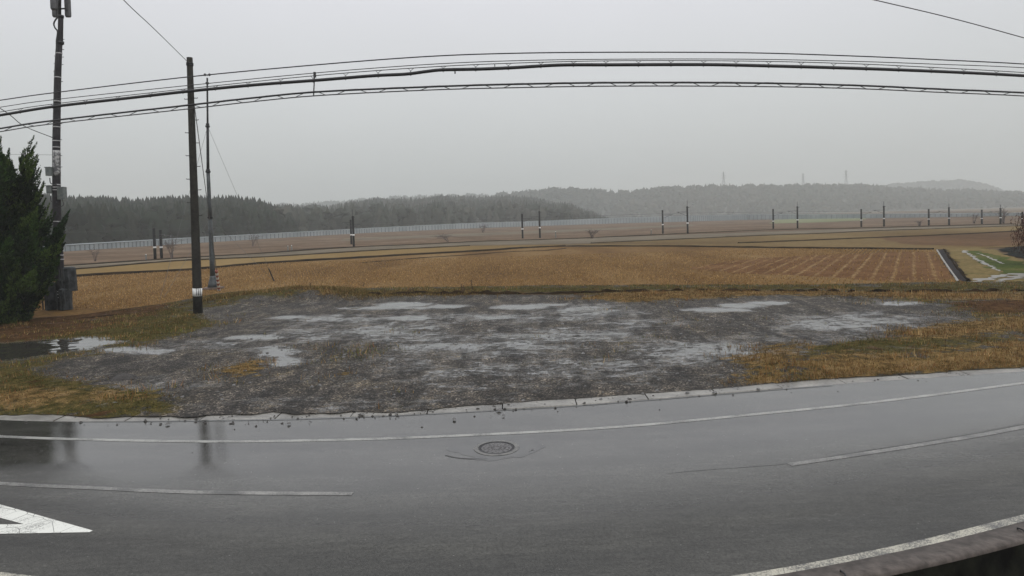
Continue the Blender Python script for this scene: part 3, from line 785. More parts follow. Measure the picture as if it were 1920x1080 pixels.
def yard_mat():
    m, nt, b = new_mat('gravel_yard_and_verge')
    pos = position(nt)
    a = nd(nt, 'ShaderNodeAttribute', attribute_name='zone')
    sp = nt.nodes.new('ShaderNodeSeparateColor'); nt.links.new(a.outputs['Color'], sp.inputs[0])
    G_, S_, O_, W_ = sp.outputs[0], sp.outputs[1], sp.outputs[2], a.outputs['Alpha']
    n_big = noise(nt, .55, 6, .6, pos); n_mid = noise(nt, 2.6, 7, .65, pos); n_fine = noise(nt, 18, 6, .7, pos)
    vor = nd(nt, 'ShaderNodeTexVoronoi', Scale=24.0); nt.links.new(pos, vor.inputs['Vector'])
    vs = nt.nodes.new('ShaderNodeSeparateColor'); nt.links.new(vor.outputs['Color'], vs.inputs[0])
    grav = ramp(nt, vs.outputs[0], [(.0, (.007, .0065, .006)), (.42, (.026, .024, .022)), (.80, (.070, .065, .060)), (.94, (.15, .142, .133)), (1.0, (.27, .26, .245))])
    tint = ramp(nt, n_big, [(.35, (1.0, .98, .98)), (.5, (.9, .86, .82)), (.65, (1.25, 1.15, .95))])
    grav = mixc(nt, 1.0, grav, tint, 'MULTIPLY')
    grav = mixc(nt, 1.0, grav, ramp(nt, n_mid, [(.32, (.35, .34, .33)), (.5, (.95, .92, .88)), (.68, (1.7, 1.65, 1.55))]), 'MULTIPLY')
    mpt = nd(nt, 'ShaderNodeMapping'); nt.links.new(pos, mpt.inputs['Vector'])
    mpt.inputs['Rotation'].default_value = (0, 0, .35); mpt.inputs['Scale'].default_value = (1.6, .5, 1)
    tyre = noise(nt, .8, 5, .6, mpt.outputs[0], .6)
    grav = mixc(nt, 1.0, grav, ramp(nt, tyre, [(.36, (.42, .41, .40)), (.5, (1.0, .98, .94)), (.64, (1.75, 1.68, 1.55))]), 'MULTIPLY')
    green = ramp(nt, n_mid, [(.3, (.026, .025, .009)), (.5, (.072, .062, .021)), (.7, (.125, .098, .038))])
    straw = ramp(nt, n_mid, [(.3, (.07, .042, .016)), (.5, (.175, .112, .045)), (.7, (.27, .185, .085))])
    soil = ramp(nt, n_mid, [(.3, (.030, .016, .009)), (.5, (.075, .040, .020)), (.68, (.13, .075, .035))])
    detail = ramp(nt, n_fine, [(.30, (.22,) * 3), (.5, (.95,) * 3), (.70, (1.7,) * 3)])
    mixn = math_n(nt, 'ADD', math_n(nt, 'MULTIPLY', n_big, .45), math_n(nt, 'MULTIPLY', n_mid, .55))
    veg = mixc(nt, stamp(nt, O_, noise(nt, 1.1, 6, .65, pos), 1.6), green, soil)
    veg = mixc(nt, stamp(nt, S_, mixn, 2.2, .3, .75), veg, straw)
    veg = mixc(nt, 1.0, veg, detail, 'MULTIPLY')
    anyv = math_n(nt, 'MAXIMUM', math_n(nt, 'MAXIMUM', G_, S_), O_)
    vmask = stamp(nt, anyv, mixn, 1.5, .42, .58)
    c = mixc(nt, vmask, grav, veg)
    # standing water: flat, mirror-like, dark
    mpw = nd(nt, 'ShaderNodeMapping'); nt.links.new(pos, mpw.inputs['Vector']); mpw.inputs['Scale'].default_value = (.8, 1.25, 1)
    wn1 = noise(nt, 3.2, 12, .76, mpw.outputs[0], .5); wn2 = noise(nt, .75, 5, .55, mpw.outputs[0], .8)
    wv = math_n(nt, 'ADD', W_, math_n(nt, 'MULTIPLY', math_n(nt, 'SUBTRACT', wn1, .5), 1.9))
    wv = math_n(nt, 'ADD', wv, math_n(nt, 'MULTIPLY', math_n(nt, 'SUBTRACT', wn2, .5), 1.15))
    wv = math_n(nt, 'ADD', wv, math_n(nt, 'MULTIPLY', math_n(nt, 'SUBTRACT', tyre, .5), .5))
    wv = math_n(nt, 'ADD', wv, math_n(nt, 'MULTIPLY', math_n(nt, 'SUBTRACT', vor.outputs['Distance'], .4), .42))
    water = sstep(nt, wv, .52, .57)
    damp = sstep(nt, math_n(nt, 'ADD', wv, math_n(nt, 'MULTIPLY', math_n(nt, 'SUBTRACT', n_big, .45), .8)), .18, .60)
    c = mixc(nt, damp, c, mixc(nt, 1.0, c, (.75, .74, .73), 'MULTIPLY'))
    c = mixc(nt, water, c, (.035, .033, .028))
    nt.links.new(c, b.inputs['Base Color'])
    r = math_n(nt, 'SUBTRACT', math_n(nt, 'SUBTRACT', .70, math_n(nt, 'MULTIPLY', damp, .34)), math_n(nt, 'MULTIPLY', water, .33))
    r = math_n(nt, 'ADD', r, math_n(nt, 'MULTIPLY', math_n(nt, 'MULTIPLY', vmask, .15), math_n(nt, 'SUBTRACT', 1.0, water)))
    nt.links.new(r, b.inputs['Roughness'])
    ior = math_n(nt, 'ADD', math_n(nt, 'SUBTRACT', 1.30, math_n(nt, 'MULTIPLY', vmask, .25)), math_n(nt, 'ADD', math_n(nt, 'MULTIPLY', water, 2.3), math_n(nt, 'MULTIPLY', damp, .26)))
    nt.links.new(ior, b.inputs['IOR'])
    grit = nd(nt, 'ShaderNodeTexVoronoi', Scale=44.0); nt.links.new(pos, grit.inputs['Vector'])
    h = math_n(nt, 'ADD', math_n(nt, 'MULTIPLY', grit.outputs['Distance'], -.6), math_n(nt, 'MULTIPLY', vor.outputs['Distance'], -.9))
    h = math_n(nt, 'ADD', h, 0.0 if False else math_n(nt, 'MULTIPLY', n_fine, .4))
    h = math_n(nt, 'ADD', math_n(nt, 'MULTIPLY', h, 1.0), math_n(nt, 'MULTIPLY', n_fine, .8))
    bump(nt, b, h, math_n(nt, 'MULTIPLY', math_n(nt, 'SUBTRACT', 1.0, water), .75), .05)
    return m
M['yard'] = yard_mat()
zone = np.stack([gz, sz, oz, pz], -1).reshape(-1, 4)
tag(np_mesh('gravel_lot', V, F, M['yard'], {'zone': zone}), 'wet gravel lot with puddles and grassy verges beyond the road', 'gravel lot', kind='structure')

# ------------------------------------------------------------------ grass blades, gravel clods, stubble
def blades(px_, py_, pz_, hgt, wid, cols, lean=.5):
    n = len(px_)
    a = rng.random(n) * 2 * np.pi; l = rng.random(n) * lean
    la = rng.random(n) * 2 * np.pi
    b0 = np.stack([px_ + np.cos(a) * wid / 2, py_ + np.sin(a) * wid / 2, pz_], 1)
    b1 = np.stack([px_ - np.cos(a) * wid / 2, py_ - np.sin(a) * wid / 2, pz_], 1)
    tip = np.stack([px_ + np.cos(la) * l * hgt, py_ + np.sin(la) * l * hgt, pz_ + hgt * np.sqrt(np.maximum(1 - l * l, .1))], 1)
    V = np.stack([b0, b1, tip], 1).reshape(-1, 3)
    F = np.arange(3 * n).reshape(n, 3)
    C = np.repeat(np.c_[cols, np.ones(n)][:, None], 3, 1).reshape(-1, 4)
    return V, F, C

def pick(n, palette):
    p = np.array(palette)
    c = p[rng.integers(0, len(p), n)]
    return np.clip(c * (0.7 + .6 * rng.random((n, 1))), 0, 1)

N = 520000
X = rng.uniform(-45, 55, N); Y = rng.uniform(14, 51, N)
ok = Y > road_y(far_e, X) + .1
ang = (np.abs(X) < Y * .95 + 3) & (Y < road_y(PADDY_EDGE, X) - .2)
X, Y = X[ok & ang], Y[ok & ang]
gz, sz, oz, pz, lz = zones(X, Y)
cl = .5 + .5 * fbm(X, Y, 31, 4, .9)
prob = np.maximum(gz, sz * 1.25) * 1.35 - .24 + (cl - .5) * 1.3 - .22 * oz * (1 - sz)
prob = np.where(pz > .6, 0, prob)
keep = rng.random(len(X)) < np.clip(prob, 0, 1)
X, Y, gz, sz, oz, cl = X[keep], Y[keep], gz[keep], sz[keep], oz[keep], cl[keep]
is_straw = rng.random(len(X)) < np.clip(sz * 1.1 + .25 * fbm(X, Y, 61, 3, .5) + .34, .05, .97)
Zg = yard_z(X, Y) + .005
clump = np.clip(.85 + 1.1 * fbm(X, Y, 41, 4, .7) + .5 * fbm(X, Y, 43, 2, 3.0), .3, 1.6)[:, None]
pg = clump * pick(len(X), [(.056, .066, .014), (.085, .088, .021), (.125, .115, .033), (.04, .04, .013)])
ps = clump * pick(len(X), [(.23, .15, .06), (.17, .095, .036), (.29, .205, .10), (.12, .065, .026), (.20, .095, .036), (.12, .088, .034)])
hg = rng.uniform(.04, .14, len(X)) * (.5 + .9 * cl) * clump[:, 0]; hs = rng.uniform(.06, .22, len(X)) * (.5 + .9 * cl) * clump[:, 0]
wd = .010 + Y * .00055
for nm, sel, hh, pp, lb in (('green_grass', ~is_straw, hg, pg, 'short olive green grass growing on the verges round the gravel lot'),
                            ('dry_grass', is_straw, hs, ps, 'dry straw coloured grass on the verges round the gravel lot')):
    V, F, C = blades(X[sel], Y[sel], Zg[sel], hh[sel], wd[sel], pp[sel], .8)
    tag(np_mesh(nm, V, F, M['blade'], {'col': C}, smooth=False), lb, 'grass', kind='stuff')

# thick straw heap and hanging grass on the small bank behind the pole, verge edge of the road at the right
n = 26000
q = rng.random(n); q2 = rng.random(n)
line = spline(np.array([P(x, y) for x, y in [(395, 566), (470, 557), (560, 549), (640, 552), (670, 557), (760, 552), (900, 550)]]), 10)
s = np.linspace(0, 1, len(line))
X = np.interp(q, s, line[:, 0]) + rng.normal(0, .5, n); Y = np.interp(q, s, line[:, 1]) + rng.normal(0, .9, n)
Zg = yard_z(X, Y)
V, F, C = blades(X, Y, Zg, rng.uniform(.12, .38, n) * np.where(q > .6, .55, 1), np.full(n, .035), pick(n, [(.20, .125, .045), (.14, .08, .03), (.30, .21, .09), (.10, .09, .028), (.05, .028, .014), (.11, .10, .03)]), .95)
tag(np_mesh('dry_grass', V, F, M['blade'], {'col': C}, smooth=False), 'matted dry grass on the bank behind the utility pole', 'grass', kind='stuff')
n = 9000
X = rng.uniform(6.0, 34, n); Y = road_y(far_e, X) + np.abs(rng.normal(0, .45, n)) + .03
V, F, C = blades(X, Y, yard_z(X, Y), rng.uniform(.05, .24, n) * np.clip(.8 + fbm(X, Y, 71, 3, 1.2), .2, 1.5), np.full(n, .018), pick(n, [(.22, .12, .045), (.15, .08, .03), (.12, .095, .032), (.28, .19, .085)]), .97)
tag(np_mesh('dry_grass', V, F, M['blade'], {'col': C}, smooth=False), 'ragged brown grass overhanging the road edge at the right', 'grass', kind='stuff')

# rice stubble in rows
r1 = np.array([math.sin(ROWDIR), math.cos(ROWDIR)]); r2 = np.array([r1[1], -r1[0]])
fp = w2(FIELD); rp = w2(ROWS)
uu, vv = np.meshgrid(np.arange(-90, 130, .36), np.arange(-70, 90, .42), indexing='ij')
uu = (uu + rng.normal(0, .05, uu.shape)).ravel(); vv = (vv + rng.normal(0, .025, vv.shape)).ravel()
X = r1[0] * uu + r2[0] * vv + 6; Y = r1[1] * uu + r2[1] * vv + 45
ok = (Y > 42) & (Y < 88) & (np.abs(X) < Y * .82)
X, Y = X[ok], Y[ok]
ok = (poly_sd(X, Y, fp) > .3) & ((poly_sd(X, Y, rp) < 0) | (rng.random(len(X)) < .35))
ok &= rng.random(len(X)) < .55 + .45 * (fbm(X, Y, 12, 3, .12) > -.15)
X, Y = X[ok], Y[ok]
VV, FF, CC, off = [], [], [], 0
for k in range(4):
    n = len(X)
    V, F, C = blades(X + rng.normal(0, .045, n), Y + rng.normal(0, .045, n), np.full(n, 0.0), rng.uniform(.05, .17, n), np.full(n, .045), pick(n, [(.36, .225, .09), (.27, .16, .06), (.17, .09, .032), (.42, .285, .13)]), .5)
    VV.append(V); FF.append(F + off); CC.append(C); off += len(V)
tag(np_mesh('rice_stubble', np.vstack(VV), np.vstack(FF), M['blade'], {'col': np.vstack(CC)}, smooth=False), 'rows of cut rice stubble in the brown paddy', 'stubble', kind='stuff')

# loose stones and clods on the shoulder and in the lot
def clod(r, sq=.6):
    a = np.array([(1, 0, 0), (.5, .87, 0), (-.5, .8, 0), (-1, 0, 0), (-.45, -.85, 0), (.55, -.8, 0), (.45, .2, sq), (-.3, .35, sq * .9), (-.2, -.4, sq)])
    v = a * r * (0.75 + .5 * rng.random((9, 1)))
    f = [(0, 1, 6), (1, 7, 6), (1, 2, 7), (2, 3, 7), (3, 8, 7), (3, 4, 8), (4, 5, 8), (5, 6, 8), (5, 0, 6), (6, 7, 8)]
    return v, f
def scatter(name, n, fx, fy, rad, m, label):
    mb = MB()
    for _ in range(n):
        xx, yy, zz = fx()
        v, f = clod(rad())
        mb.add(v + (xx, yy, zz), f)
    return tag(mb.build(name, m), label, 'stones', kind='stuff')
def sh_pt():
    xx = rng.uniform(-10, 12)
    return xx, road_y(far_e, xx) - abs(rng.normal(0, .8)) + .15, ZR + .004
def sh_r(): return float(np.clip(rng.exponential(.012), .007, .04))
M['clod'] = simple('dark_mud_clod', (.012, .010, .009), (.035, .030, .026), 20, .6)
def spill_pt():
    xx = rng.normal(-3.0, 4.5)
    return xx, road_y(far_e, xx) - rng.random() ** 1.4 * 1.1 + .30, ZR + .012
scatter('gravel_debris', 520, spill_pt, None, lambda: float(np.clip(rng.exponential(.015), .008, .055)), M['clod'], 'dark gravel spilled from the lot over the gutter')
scatter('gravel_debris', 240, sh_pt, None, sh_r, M['clod'], 'dark gravel and mud clods scattered on the road shoulder')
def lot_pt():
    while True:
        xx, yy = rng.uniform(-12, 18), rng.uniform(15, 34)
        if poly_sd(np.array([xx]), np.array([yy]), LOT)[0] > -.3: break
    return xx, yy, float(yard_z(np.array([xx]), np.array([yy]))[0]) + .01
M['pebble'] = simple('grey_wet_stone', (.03, .03, .03), (.16, .155, .15), 9, .35)
scatter('gravel_stones', 2600, lot_pt, None, lambda: float(np.clip(rng.exponential(.018), .012, .07)), M['pebble'], 'grey crushed stones lying over the gravel lot')

# dark soil mound in the left verge
mp_ = P(233, 713)
a = np.linspace(0, 2 * np.pi, 20, endpoint=False)
mb = MB()
rings = [(.46, 0), (.36, .08), (.22, .15), (.08, .19)]
mv = np.vstack([np.stack([np.cos(a) * r * (1 + .25 * fbm(np.cos(a) * 3 + i, np.sin(a) * 3, 5, 3)), np.sin(a) * r * .7, h + .03 * fbm(np.cos(a) * 4, np.sin(a) * 4 + i, 9, 3)], 1) for i, (r, h) in enumerate(rings)])
mf = [(i * 20 + k, i * 20 + (k + 1) % 20, (i + 1) * 20 + (k + 1) % 20, (i + 1) * 20 + k) for i in range(3) for k in range(20)] + [tuple(60 + k for k in range(20))]
mb.add(mv + mp_ + (0, 0, .03), mf)
for _ in range(40):
    q = rng.random() * 6.28; r = rng.random() * .5
    v, f = clod(rng.uniform(.03, .07)); mb.add(v + mp_ + (math.cos(q) * r, math.sin(q) * r * .7, .06 + .12 * (1 - r * 2)), f)
tag(mb.build('soil_mound', M['clod']), 'small dark heap of wet soil in the grass at the left', 'soil mound')

# ------------------------------------------------------------------ utility pole
YP = P(371, 590)[1]
def pole_pts(a, b, y, n=9):
    return np.array([Q(a[0] + (b[0] - a[0]) * t_, a[1] + (b[1] - a[1]) * t_, y) for t_ in np.linspace(0, 1, n)])
pb = P(371.5, 590)
up = thing('utility_pole', pb, 'dark concrete utility pole with step bolts and a striped white band', 'utility pole')
pts = pole_pts((371.5, 593), (355.5, 108), YP)
rad = np.linspace(8.4, 5.2, 9) * mpp(YP)
MB().tube(pts, rad, 16).build('pole', M['concrete_pole'], up, True)
def pole_at(py): return np.array([np.interp(-py, [-593, -108], [371.5, 355.5])])[0]
def ringband(py, h, dr, y, xs_, r_):
    mb = MB(); mb.tube([Q(xs_, py + h / 2, y), Q(xs_, py - h / 2, y)], r_ * mpp(y) + dr, 16); return mb
band = ringband(547.5, 14.5, .012, YP, pole_at(547), 8.1).build('marker_band', M['white_band'], up, True)
for k in (-5.4, -1.8, 1.8, 5.4):
    c = Q(pole_at(547) + k, 547.5, YP - (8.1 * mpp(YP) + .016) * math.sqrt(max(0, 1 - (k / 9) ** 2)))
    MB().box(c, (1.2 * mpp(YP), .012, 13 * mpp(YP))).build('black_stripe', M['black'], band)
for py in (119, 122): ringband(py, 2.2, .03, YP, pole_at(py), 5.4).build('steel_band', M['steel_dark'], up, True)
for py, sd in ((184, 1), (186, -1), (205, -1), (225, 1), (249, -1), (268, 1), (292, -1), (312, 1), (336, -1), (356, 1), (380, -1), (404, 1)):
    r_ = np.interp(-py, [-593, -108], [8.4, 5.2])
    a = Q(pole_at(py) + sd * r_ * .8, py, YP); b = Q(pole_at(py) + sd * (r_ + 6.5), py, YP)
    MB().tube([a, b, b + (0, 0, .04)], .022, 6).build('step_bolt', M['steel_dark'], up)

# stay of the utility pole with a red and white guard
gb_ = P(411, 545)
st = thing('stay_wire', gb_, 'grey stay wire of the utility pole ending in a red and white guard', 'stay wire')
a = Q(361, 172, YP - .1)
MB().tube([a, gb_], .022, 6).build('wire', M['wire_grey'], st)
d_ = (a - gb_)
for k in range(10):
    f0, f1 = k * .0135, (k + 1) * .0135
    MB().tube([gb_ + d_ * f0 + (0, -.02, 0), gb_ + d_ * f1 + (0, -.02, 0)], .10, 8).build('guard_band', M['red_paint'] if k % 2 else M['white_band'], st)

# ------------------------------------------------------------------ slender guyed mast
YM = P(400, 542)[1]
mbp = P(400, 542)
ma = thing('radio_mast', mbp, 'slender grey steel mast with flanged joints on a concrete plinth', 'mast')
def mx(py): return np.interp(py, [140, 320, 542], [388.5, 390.0, 400.0])
def seg(y0, y1, w0, w1, nm, m):
    p = [Q(mx(y), y, YM) for y in np.linspace(y0, y1, 5)]
    return MB().tube(p, np.linspace(w0, w1, 5) * mpp(YM) / 2, 12).build(nm, m, ma, True)
seg(520, 408, 10.0, 7.0, 'lower_section', M['galvanised'])
seg(408, 322, 7.0, 6.4, 'middle_section', M['galvanised'])
seg(322, 237, 5.4, 4.6, 'upper_section', M['steel_dark'])
seg(237, 146, 3.6, 3.0, 'top_section', M['steel_dark'])
for y_, w in ((408, 10), (322, 9), (319, 7), (237, 8), (233, 6), (156, 6)):
    MB().tube([Q(mx(y_), y_ + 1.6, YM), Q(mx(y_), y_ - 1.6, YM)], w * mpp(YM) / 2, 12).build('flange', M['steel_dark'], ma, True)
for dx in (-4.2, 4.2):
    c = Q(mx(141) + dx, 140, YM)
    MB().tube([c + (0, 0, -.1), c + (0, 0, .02), c + (0, 0, .1)], [.06, .11, .04], 8).build('insulator', M['black'], ma, True)
MB().tube([Q(mx(141) - 4.2, 141, YM), Q(mx(141) + 4.2, 141, YM)], .04, 6).build('cross_bar', M['steel_dark'], ma)
MB().tube([Q(400, 541, YM), Q(399.6, 531, YM), Q(399.2, 521, YM), Q(399, 517, YM)], np.array([11, 8.5, 5.6, 5.3]) * mpp(YM), 12).build('base_cone', M['galvanised'], ma, True)
MB().box(mbp + (0, 0, .04), (30 * mpp(YM), 1.3, .22), 0, .05).build('plinth', M['plinth'], ma)
anchor_r = P(514, 527)
for (py, an, nm) in ((237, anchor_r, 1), (408, anchor_r + (-.1, 0, .1), 1), (237, P(300, 560), 0), (408, P(308, 558), 0)):
    MB().tube([Q(mx(py), py, YM), an], .011, 5).build('guy_wire', M['wire_grey'], ma)
gd = (Q(mx(237), 237, YM) - anchor_r)
MB().tube([anchor_r, anchor_r + gd * .09], .055, 6).build('guy_guard', M['steel_dark'], ma)

# ------------------------------------------------------------------ telecom tower at the left
YT = P(116, 580)[1]
tb = P(116, 580)
tw = thing('telecom_pole', tb, 'tall dark telecom pole with panel antennas and equipment boxes beside the conifer', 'telecom pole')
TX = lambda py: np.interp(py, [-60, 0, 80, 135, 270, 400, 580], [113.5, 113.2, 112.0, 109.0, 106.2, 106.8, 116.0])
TW = lambda py: np.interp(py, [0, 80, 90, 270, 580], [9.0, 9.0, 9.6, 12.0, 15.0])
ys = np.linspace(583, 82, 14)
MB().tube([Q(TX(y), y, YT) for y in ys], [TW(y) / 2 * mpp(YT) for y in ys], 16).build('pole', M['tower_pole'], tw, True)
ys = np.linspace(84, 30, 5)
MB().tube([Q(TX(y) + 1.2, y, YT) for y in ys], [4.3 * mpp(YT)] * 5, 14).build('upper_pipe', M['tower_pole'], tw, True)
MB().tube([Q(112, 40, YT), Q(112, -120, YT)], 2.6 * mpp(YT), 10).build('antenna_stub', M['steel_dark'], tw, True)
for y_, w in ((80, 12.5), (31, 10.5)):
    MB().tube([Q(TX(y_) + 1, y_ + 2.5, YT), Q(TX(y_) + 1, y_ - 2.5, YT)], w / 2 * mpp(YT), 14).build('joint_collar', M['steel_dark'], tw, True)
for y_ in (100, 145, 190, 238, 264, 276, 346, 351, 356, 415, 470, 478, 486, 546, 551, 557):
    MB().tube([Q(TX(y_), y_ + .9, YT), Q(TX(y_), y_ - .9, YT)], (TW(y_) / 2 + .5) * mpp(YT), 14).build('steel_band', M['band_dull'], tw, True)
ys = np.linspace(282, 330, 6)
MB().tube([Q(TX(y), y, YT) for y in ys], [(TW(y) / 2 + .25) * mpp(YT) for y in ys], 14).build('pale_wrap', simple('flaking_wrap', (.08, .08, .085), (.36, .36, .355), 5, .7, 0, lo=.42, hi=.56), tw, True)
# panel antennas
for dx, dy, w in ((-11.5, .25, 11.5), (0.0, -.45, 12), (12.5, .25, 11.5)):
    top, bot = -92, (26.5 if dx else 19)
    x_ = 107.4 + dx
    c = (Q(x_, top, YT) + Q(x_, bot, YT)) / 2 + (0, dy, 0)
    h = (bot - top) * mpp(YT)
    an = MB().box(c, (w * mpp(YT) * .92, .22, h), 0, .06).build('panel_antenna', M['panel_grey'], tw)
    e_ = MB().box(c + (0, .0, -h / 2 - .03), (w * mpp(YT) * .75, .17, .07), 0, .04); e_.build('end_cap', M['black'], an)
for y_ in (16, -14, -60):
    MB().tube([Q(101, y_, YT), Q(112, y_, YT) + (0, .05, 0), Q(125, y_, YT)], .05, 6).build('antenna_bracket', M['steel_dark'], tw)
# cables running down the left side and a slack loop near the top
cp = [Q(TX(y) - TW(y) / 2 - .6, y, YT - .05) for y in np.linspace(578, 86, 20)]
MB().tube(cp, .055, 6).build('cable_run', M['cable'], tw)
MB().tube(spline([Q(111, 30, YT - .1), Q(105, 36, YT - .2), Q(101, 44, YT - .2), Q(103, 52, YT - .2), Q(108, 60, YT - .2), Q(106, 78, YT - .2), Q(107, 96, YT - .2)], 6), .05, 6).build('cable_loop', M['cable'], tw)
for y_, sd in ((74, 1), (93, 1), (105, -1), (107, 1), (119, -1), (121, 1), (134, -1), (153, 1), (232, 1), (262, 1), (292, 1), (313, 1)):
    a = Q(TX(y_) + sd * TW(y_) / 2 * .8, y_, YT); b = Q(TX(y_) + sd * (TW(y_) / 2 + 4), y_, YT)
    MB().tube([a, b], .02, 6).build('step_bolt', M['steel_dark'], tw)
for x0, x1, y0, y1, dy in ((92.5, 103, 314, 330, -.25), (91, 100.5, 348, 363, -.1), (113.5, 127, 351, 374, -.2)):
    c = (Q(x0, y0, YT) + Q(x1, y1, YT)) / 2 + (0, dy, 0)
    bx = MB().box(c, ((x1 - x0) * mpp(YT), .35, (y1 - y0) * mpp(YT)), 0, .05).build('equipment_box', M['box_grey'], tw)
    MB().box(c + (0, -.18, (y1 - y0) * mpp(YT) * .47), ((x1 - x0) * mpp(YT) * 1.06, .05, .05)).build('lid_edge', M['box_grey'], bx)
    MB().tube(spline([c + (0, 0, -.4), c + (.05, 0, -.75), Q(TX(y1 + 14), y1 + 16, YT - .2)], 5), .03, 5).build('cable_tail', M['cable'], bx)

# tarpaulin covered equipment round its foot
def wrapped(name, boxes, label):
    root = thing(name, P((boxes[0][0] + boxes[0][1]) / 2, 578), label, 'covered cabinet')
    for i, (x0, x1, y0, y1, dy) in enumerate(boxes):
        c = (Q(x0, y0, YT) + Q(x1, y1, YT)) / 2 + (0, dy, 0)
        w, h = (x1 - x0) * mpp(YT), (y1 - y0) * mpp(YT)
        tp = 1.08 if (i or len(boxes) == 1) else .9
        cv = MB().box(c, (w * (.86 if tp > 1 else 1.0), .85, h), .12, .30, tp).build('tarpaulin', M['tarp'], root)
        lid = MB().box(c + (0, 0, h / 2 + .03), (w * (.95 if tp > 1 else .9), .82, .10), .12, .30, .72).build('lid_flap', M['tarp'], cv)
        ft = MB()
        for q in (-.32, -.05, .27):
            ft.tube([c + (w * q, -.47, h * .46), c + (w * q * 1.05 + .04, -.50, 0), c + (w * q * .9, -.46, -h * .46)], [.03, .06, .03], 6)
        ft.build('fold', M['tarp'], cv)
        MB().tube([c + (-w * .52, -.42, h * .02), c + (0, -.55, -.05), c + (w * .52, -.40, .03)], .022, 5).build('rope', M['black'], cv)
    return root
wrapped('covered_cabinet', [(121, 146, 502, 545, -.2), (121, 143, 541, 579, -.45)], 'bulky grey tarpaulin covered cabinet right of the telecom pole foot')
wrapped('covered_cabinet', [(89, 110, 531, 580, -.2)], 'grey tarpaulin covered cabinet between conifer and telecom pole')

# ------------------------------------------------------------------ overhead cables
def depth_of(px):                  # the line of cables follows the bend of the road
    u = (px - 1120) / 1120.0
    return 14.6 + 3.2 * u * u
def wire_curve(pix):
    pix = np.array(pix, float)
    pts = spline(np.c_[pix, np.zeros(len(pix))], 14)
    return np.array([Q(x, y, depth_of(x)) for x, y, _ in pts])
TOP = [(-500, 262), (-200, 217), (0, 188), (100, 174), (355, 144), (600, 121), (800, 106), (960, 100), (1150, 98), (1400, 99), (1600, 105), (1760, 112), (1920, 120), (2150, 136), (2400, 158)]
W2 = [(-500, 278), (-200, 232), (0, 201), (100, 187), (355, 160), (600, 136), (800, 121), (960, 114), (1150, 111), (1400, 111), (1600, 115), (1760, 120.5), (1920, 127), (2150, 143), (2400, 165)]
W3 = [(-500, 288), (-200, 242), (0, 210), (100, 195), (355, 166), (600, 141), (800, 126), (960, 118.5), (1150, 114), (1400, 114.5), (1600, 119.5), (1760, 127), (1920, 136), (2150, 152), (2400, 176)]
THK = [(-500, 296), (-200, 249), (0, 216), (100, 200), (240, 184), (355, 171), (480, 159), (600, 150), (700, 142), (760, 139), (800, 134), (830, 131), (900, 129.5), (960, 127), (1050, 122), (1150, 121.5), (1300, 121), (1400, 122.5), (1600, 128), (1760, 134), (1920, 142), (2150, 157), (2400, 182)]
LU = [(-500, 322), (-200, 275), (0, 241), (100, 226), (355, 197), (480, 183), (600, 172), (800, 163), (960, 158), (1150, 155), (1400, 155.5), (1600, 160), (1760, 167), (1920, 174), (2150, 188), (2400, 212)]
LL = [(-500, 328), (-200, 281), (0, 247), (100, 232), (355, 204), (480, 190), (600, 179), (800, 169), (960, 164.5), (1150, 161.5), (1400, 162), (1600, 166), (1760, 173), (1920, 180), (2150, 194), (2400, 218)]
def cable(name, pix, r, m, label, n=6):
    c = wire_curve(pix)
    root = thing(name, c[len(c) // 2], label, 'overhead cable')
    MB().tube(c, r, n).build('cable_line', m, root, True)
    return root, c
cable('overhead_wire', TOP, .0135, M['cable'], 'topmost single black wire crossing the whole sky')
cable('overhead_wire', W2, .0095, M['wire'], 'upper thin wire of the middle cable bundle')
hang, c3 = cable('overhead_wire', W3, .0095, M['wire'], 'thin messenger wire carrying the thick black cable on small hangers')
thick, ct = cable('overhead_cable', THK, .037, M['cable'], 'thick black cable hung below the thin messenger wire', 8)
lat, cu = cable('lattice_cable', LU, .022, M['cable'], 'lowest cable pair laced together with zigzag wire')
def along(c, px):
    """point of a cable seen in picture column px"""
    d = c - EYE; loc = d @ R3
    col = 960 + FPX * loc[:, 0] / -loc[:, 2]
    return np.array([np.interp(px, col, c[:, k]) for k in range(3)])
cl_ = wire_curve(LL)
MB().tube(cl_, .0135, 6).build('lower_line', M['wire'], lat, True)
# zigzag lashing as one running wire
zz = []
px = -480; up_ = False
while px < 2380:
    zz.append(along(cu if up_ else cl_, px) + (0, .0, .015 if up_ else -.005))
    zz.append(along(cu if up_ else cl_, px + 18) + (0, 0, .015 if up_ else -.005))
    up_ = not up_; px += 37 + (4 if up_ else 0)
MB().tube(np.array(zz), .0085, 5).build('zigzag_lashing', M['wire'], lat)
for px in np.arange(-450, 2380, 61.0):
    a = along(c3, px); b = along(ct, px)
    mb = MB()
    mb.tube([along(c3, px - 5), (along(c3, px) + b) / 2, along(c3, px + 6)], .006, 4)
    mb.tube([(a + b) / 2, b + (0, 0, -.05)], .010, 5)
    mb.build('hanger', M['wire'], hang)
a, b = along(wire_curve(W2), 590), along(cl_, 588)
MB().tube([a, b], .014, 6).build('drop_tie', M['cable'], lat)
MB().box(a + (0, 0, -.04), (.05, .05, .12)).build('drop_clamp', M['black'], lat)
MB().tube([along(ct, 853), along(ct, 853) + (0, 0, -.09)], .016, 6).build('clip', M['black'], thick)
MB().tube([along(ct, 928) + (0, 0, .10), along(ct, 928)], .010, 6).build('clip', M['black'], thick)
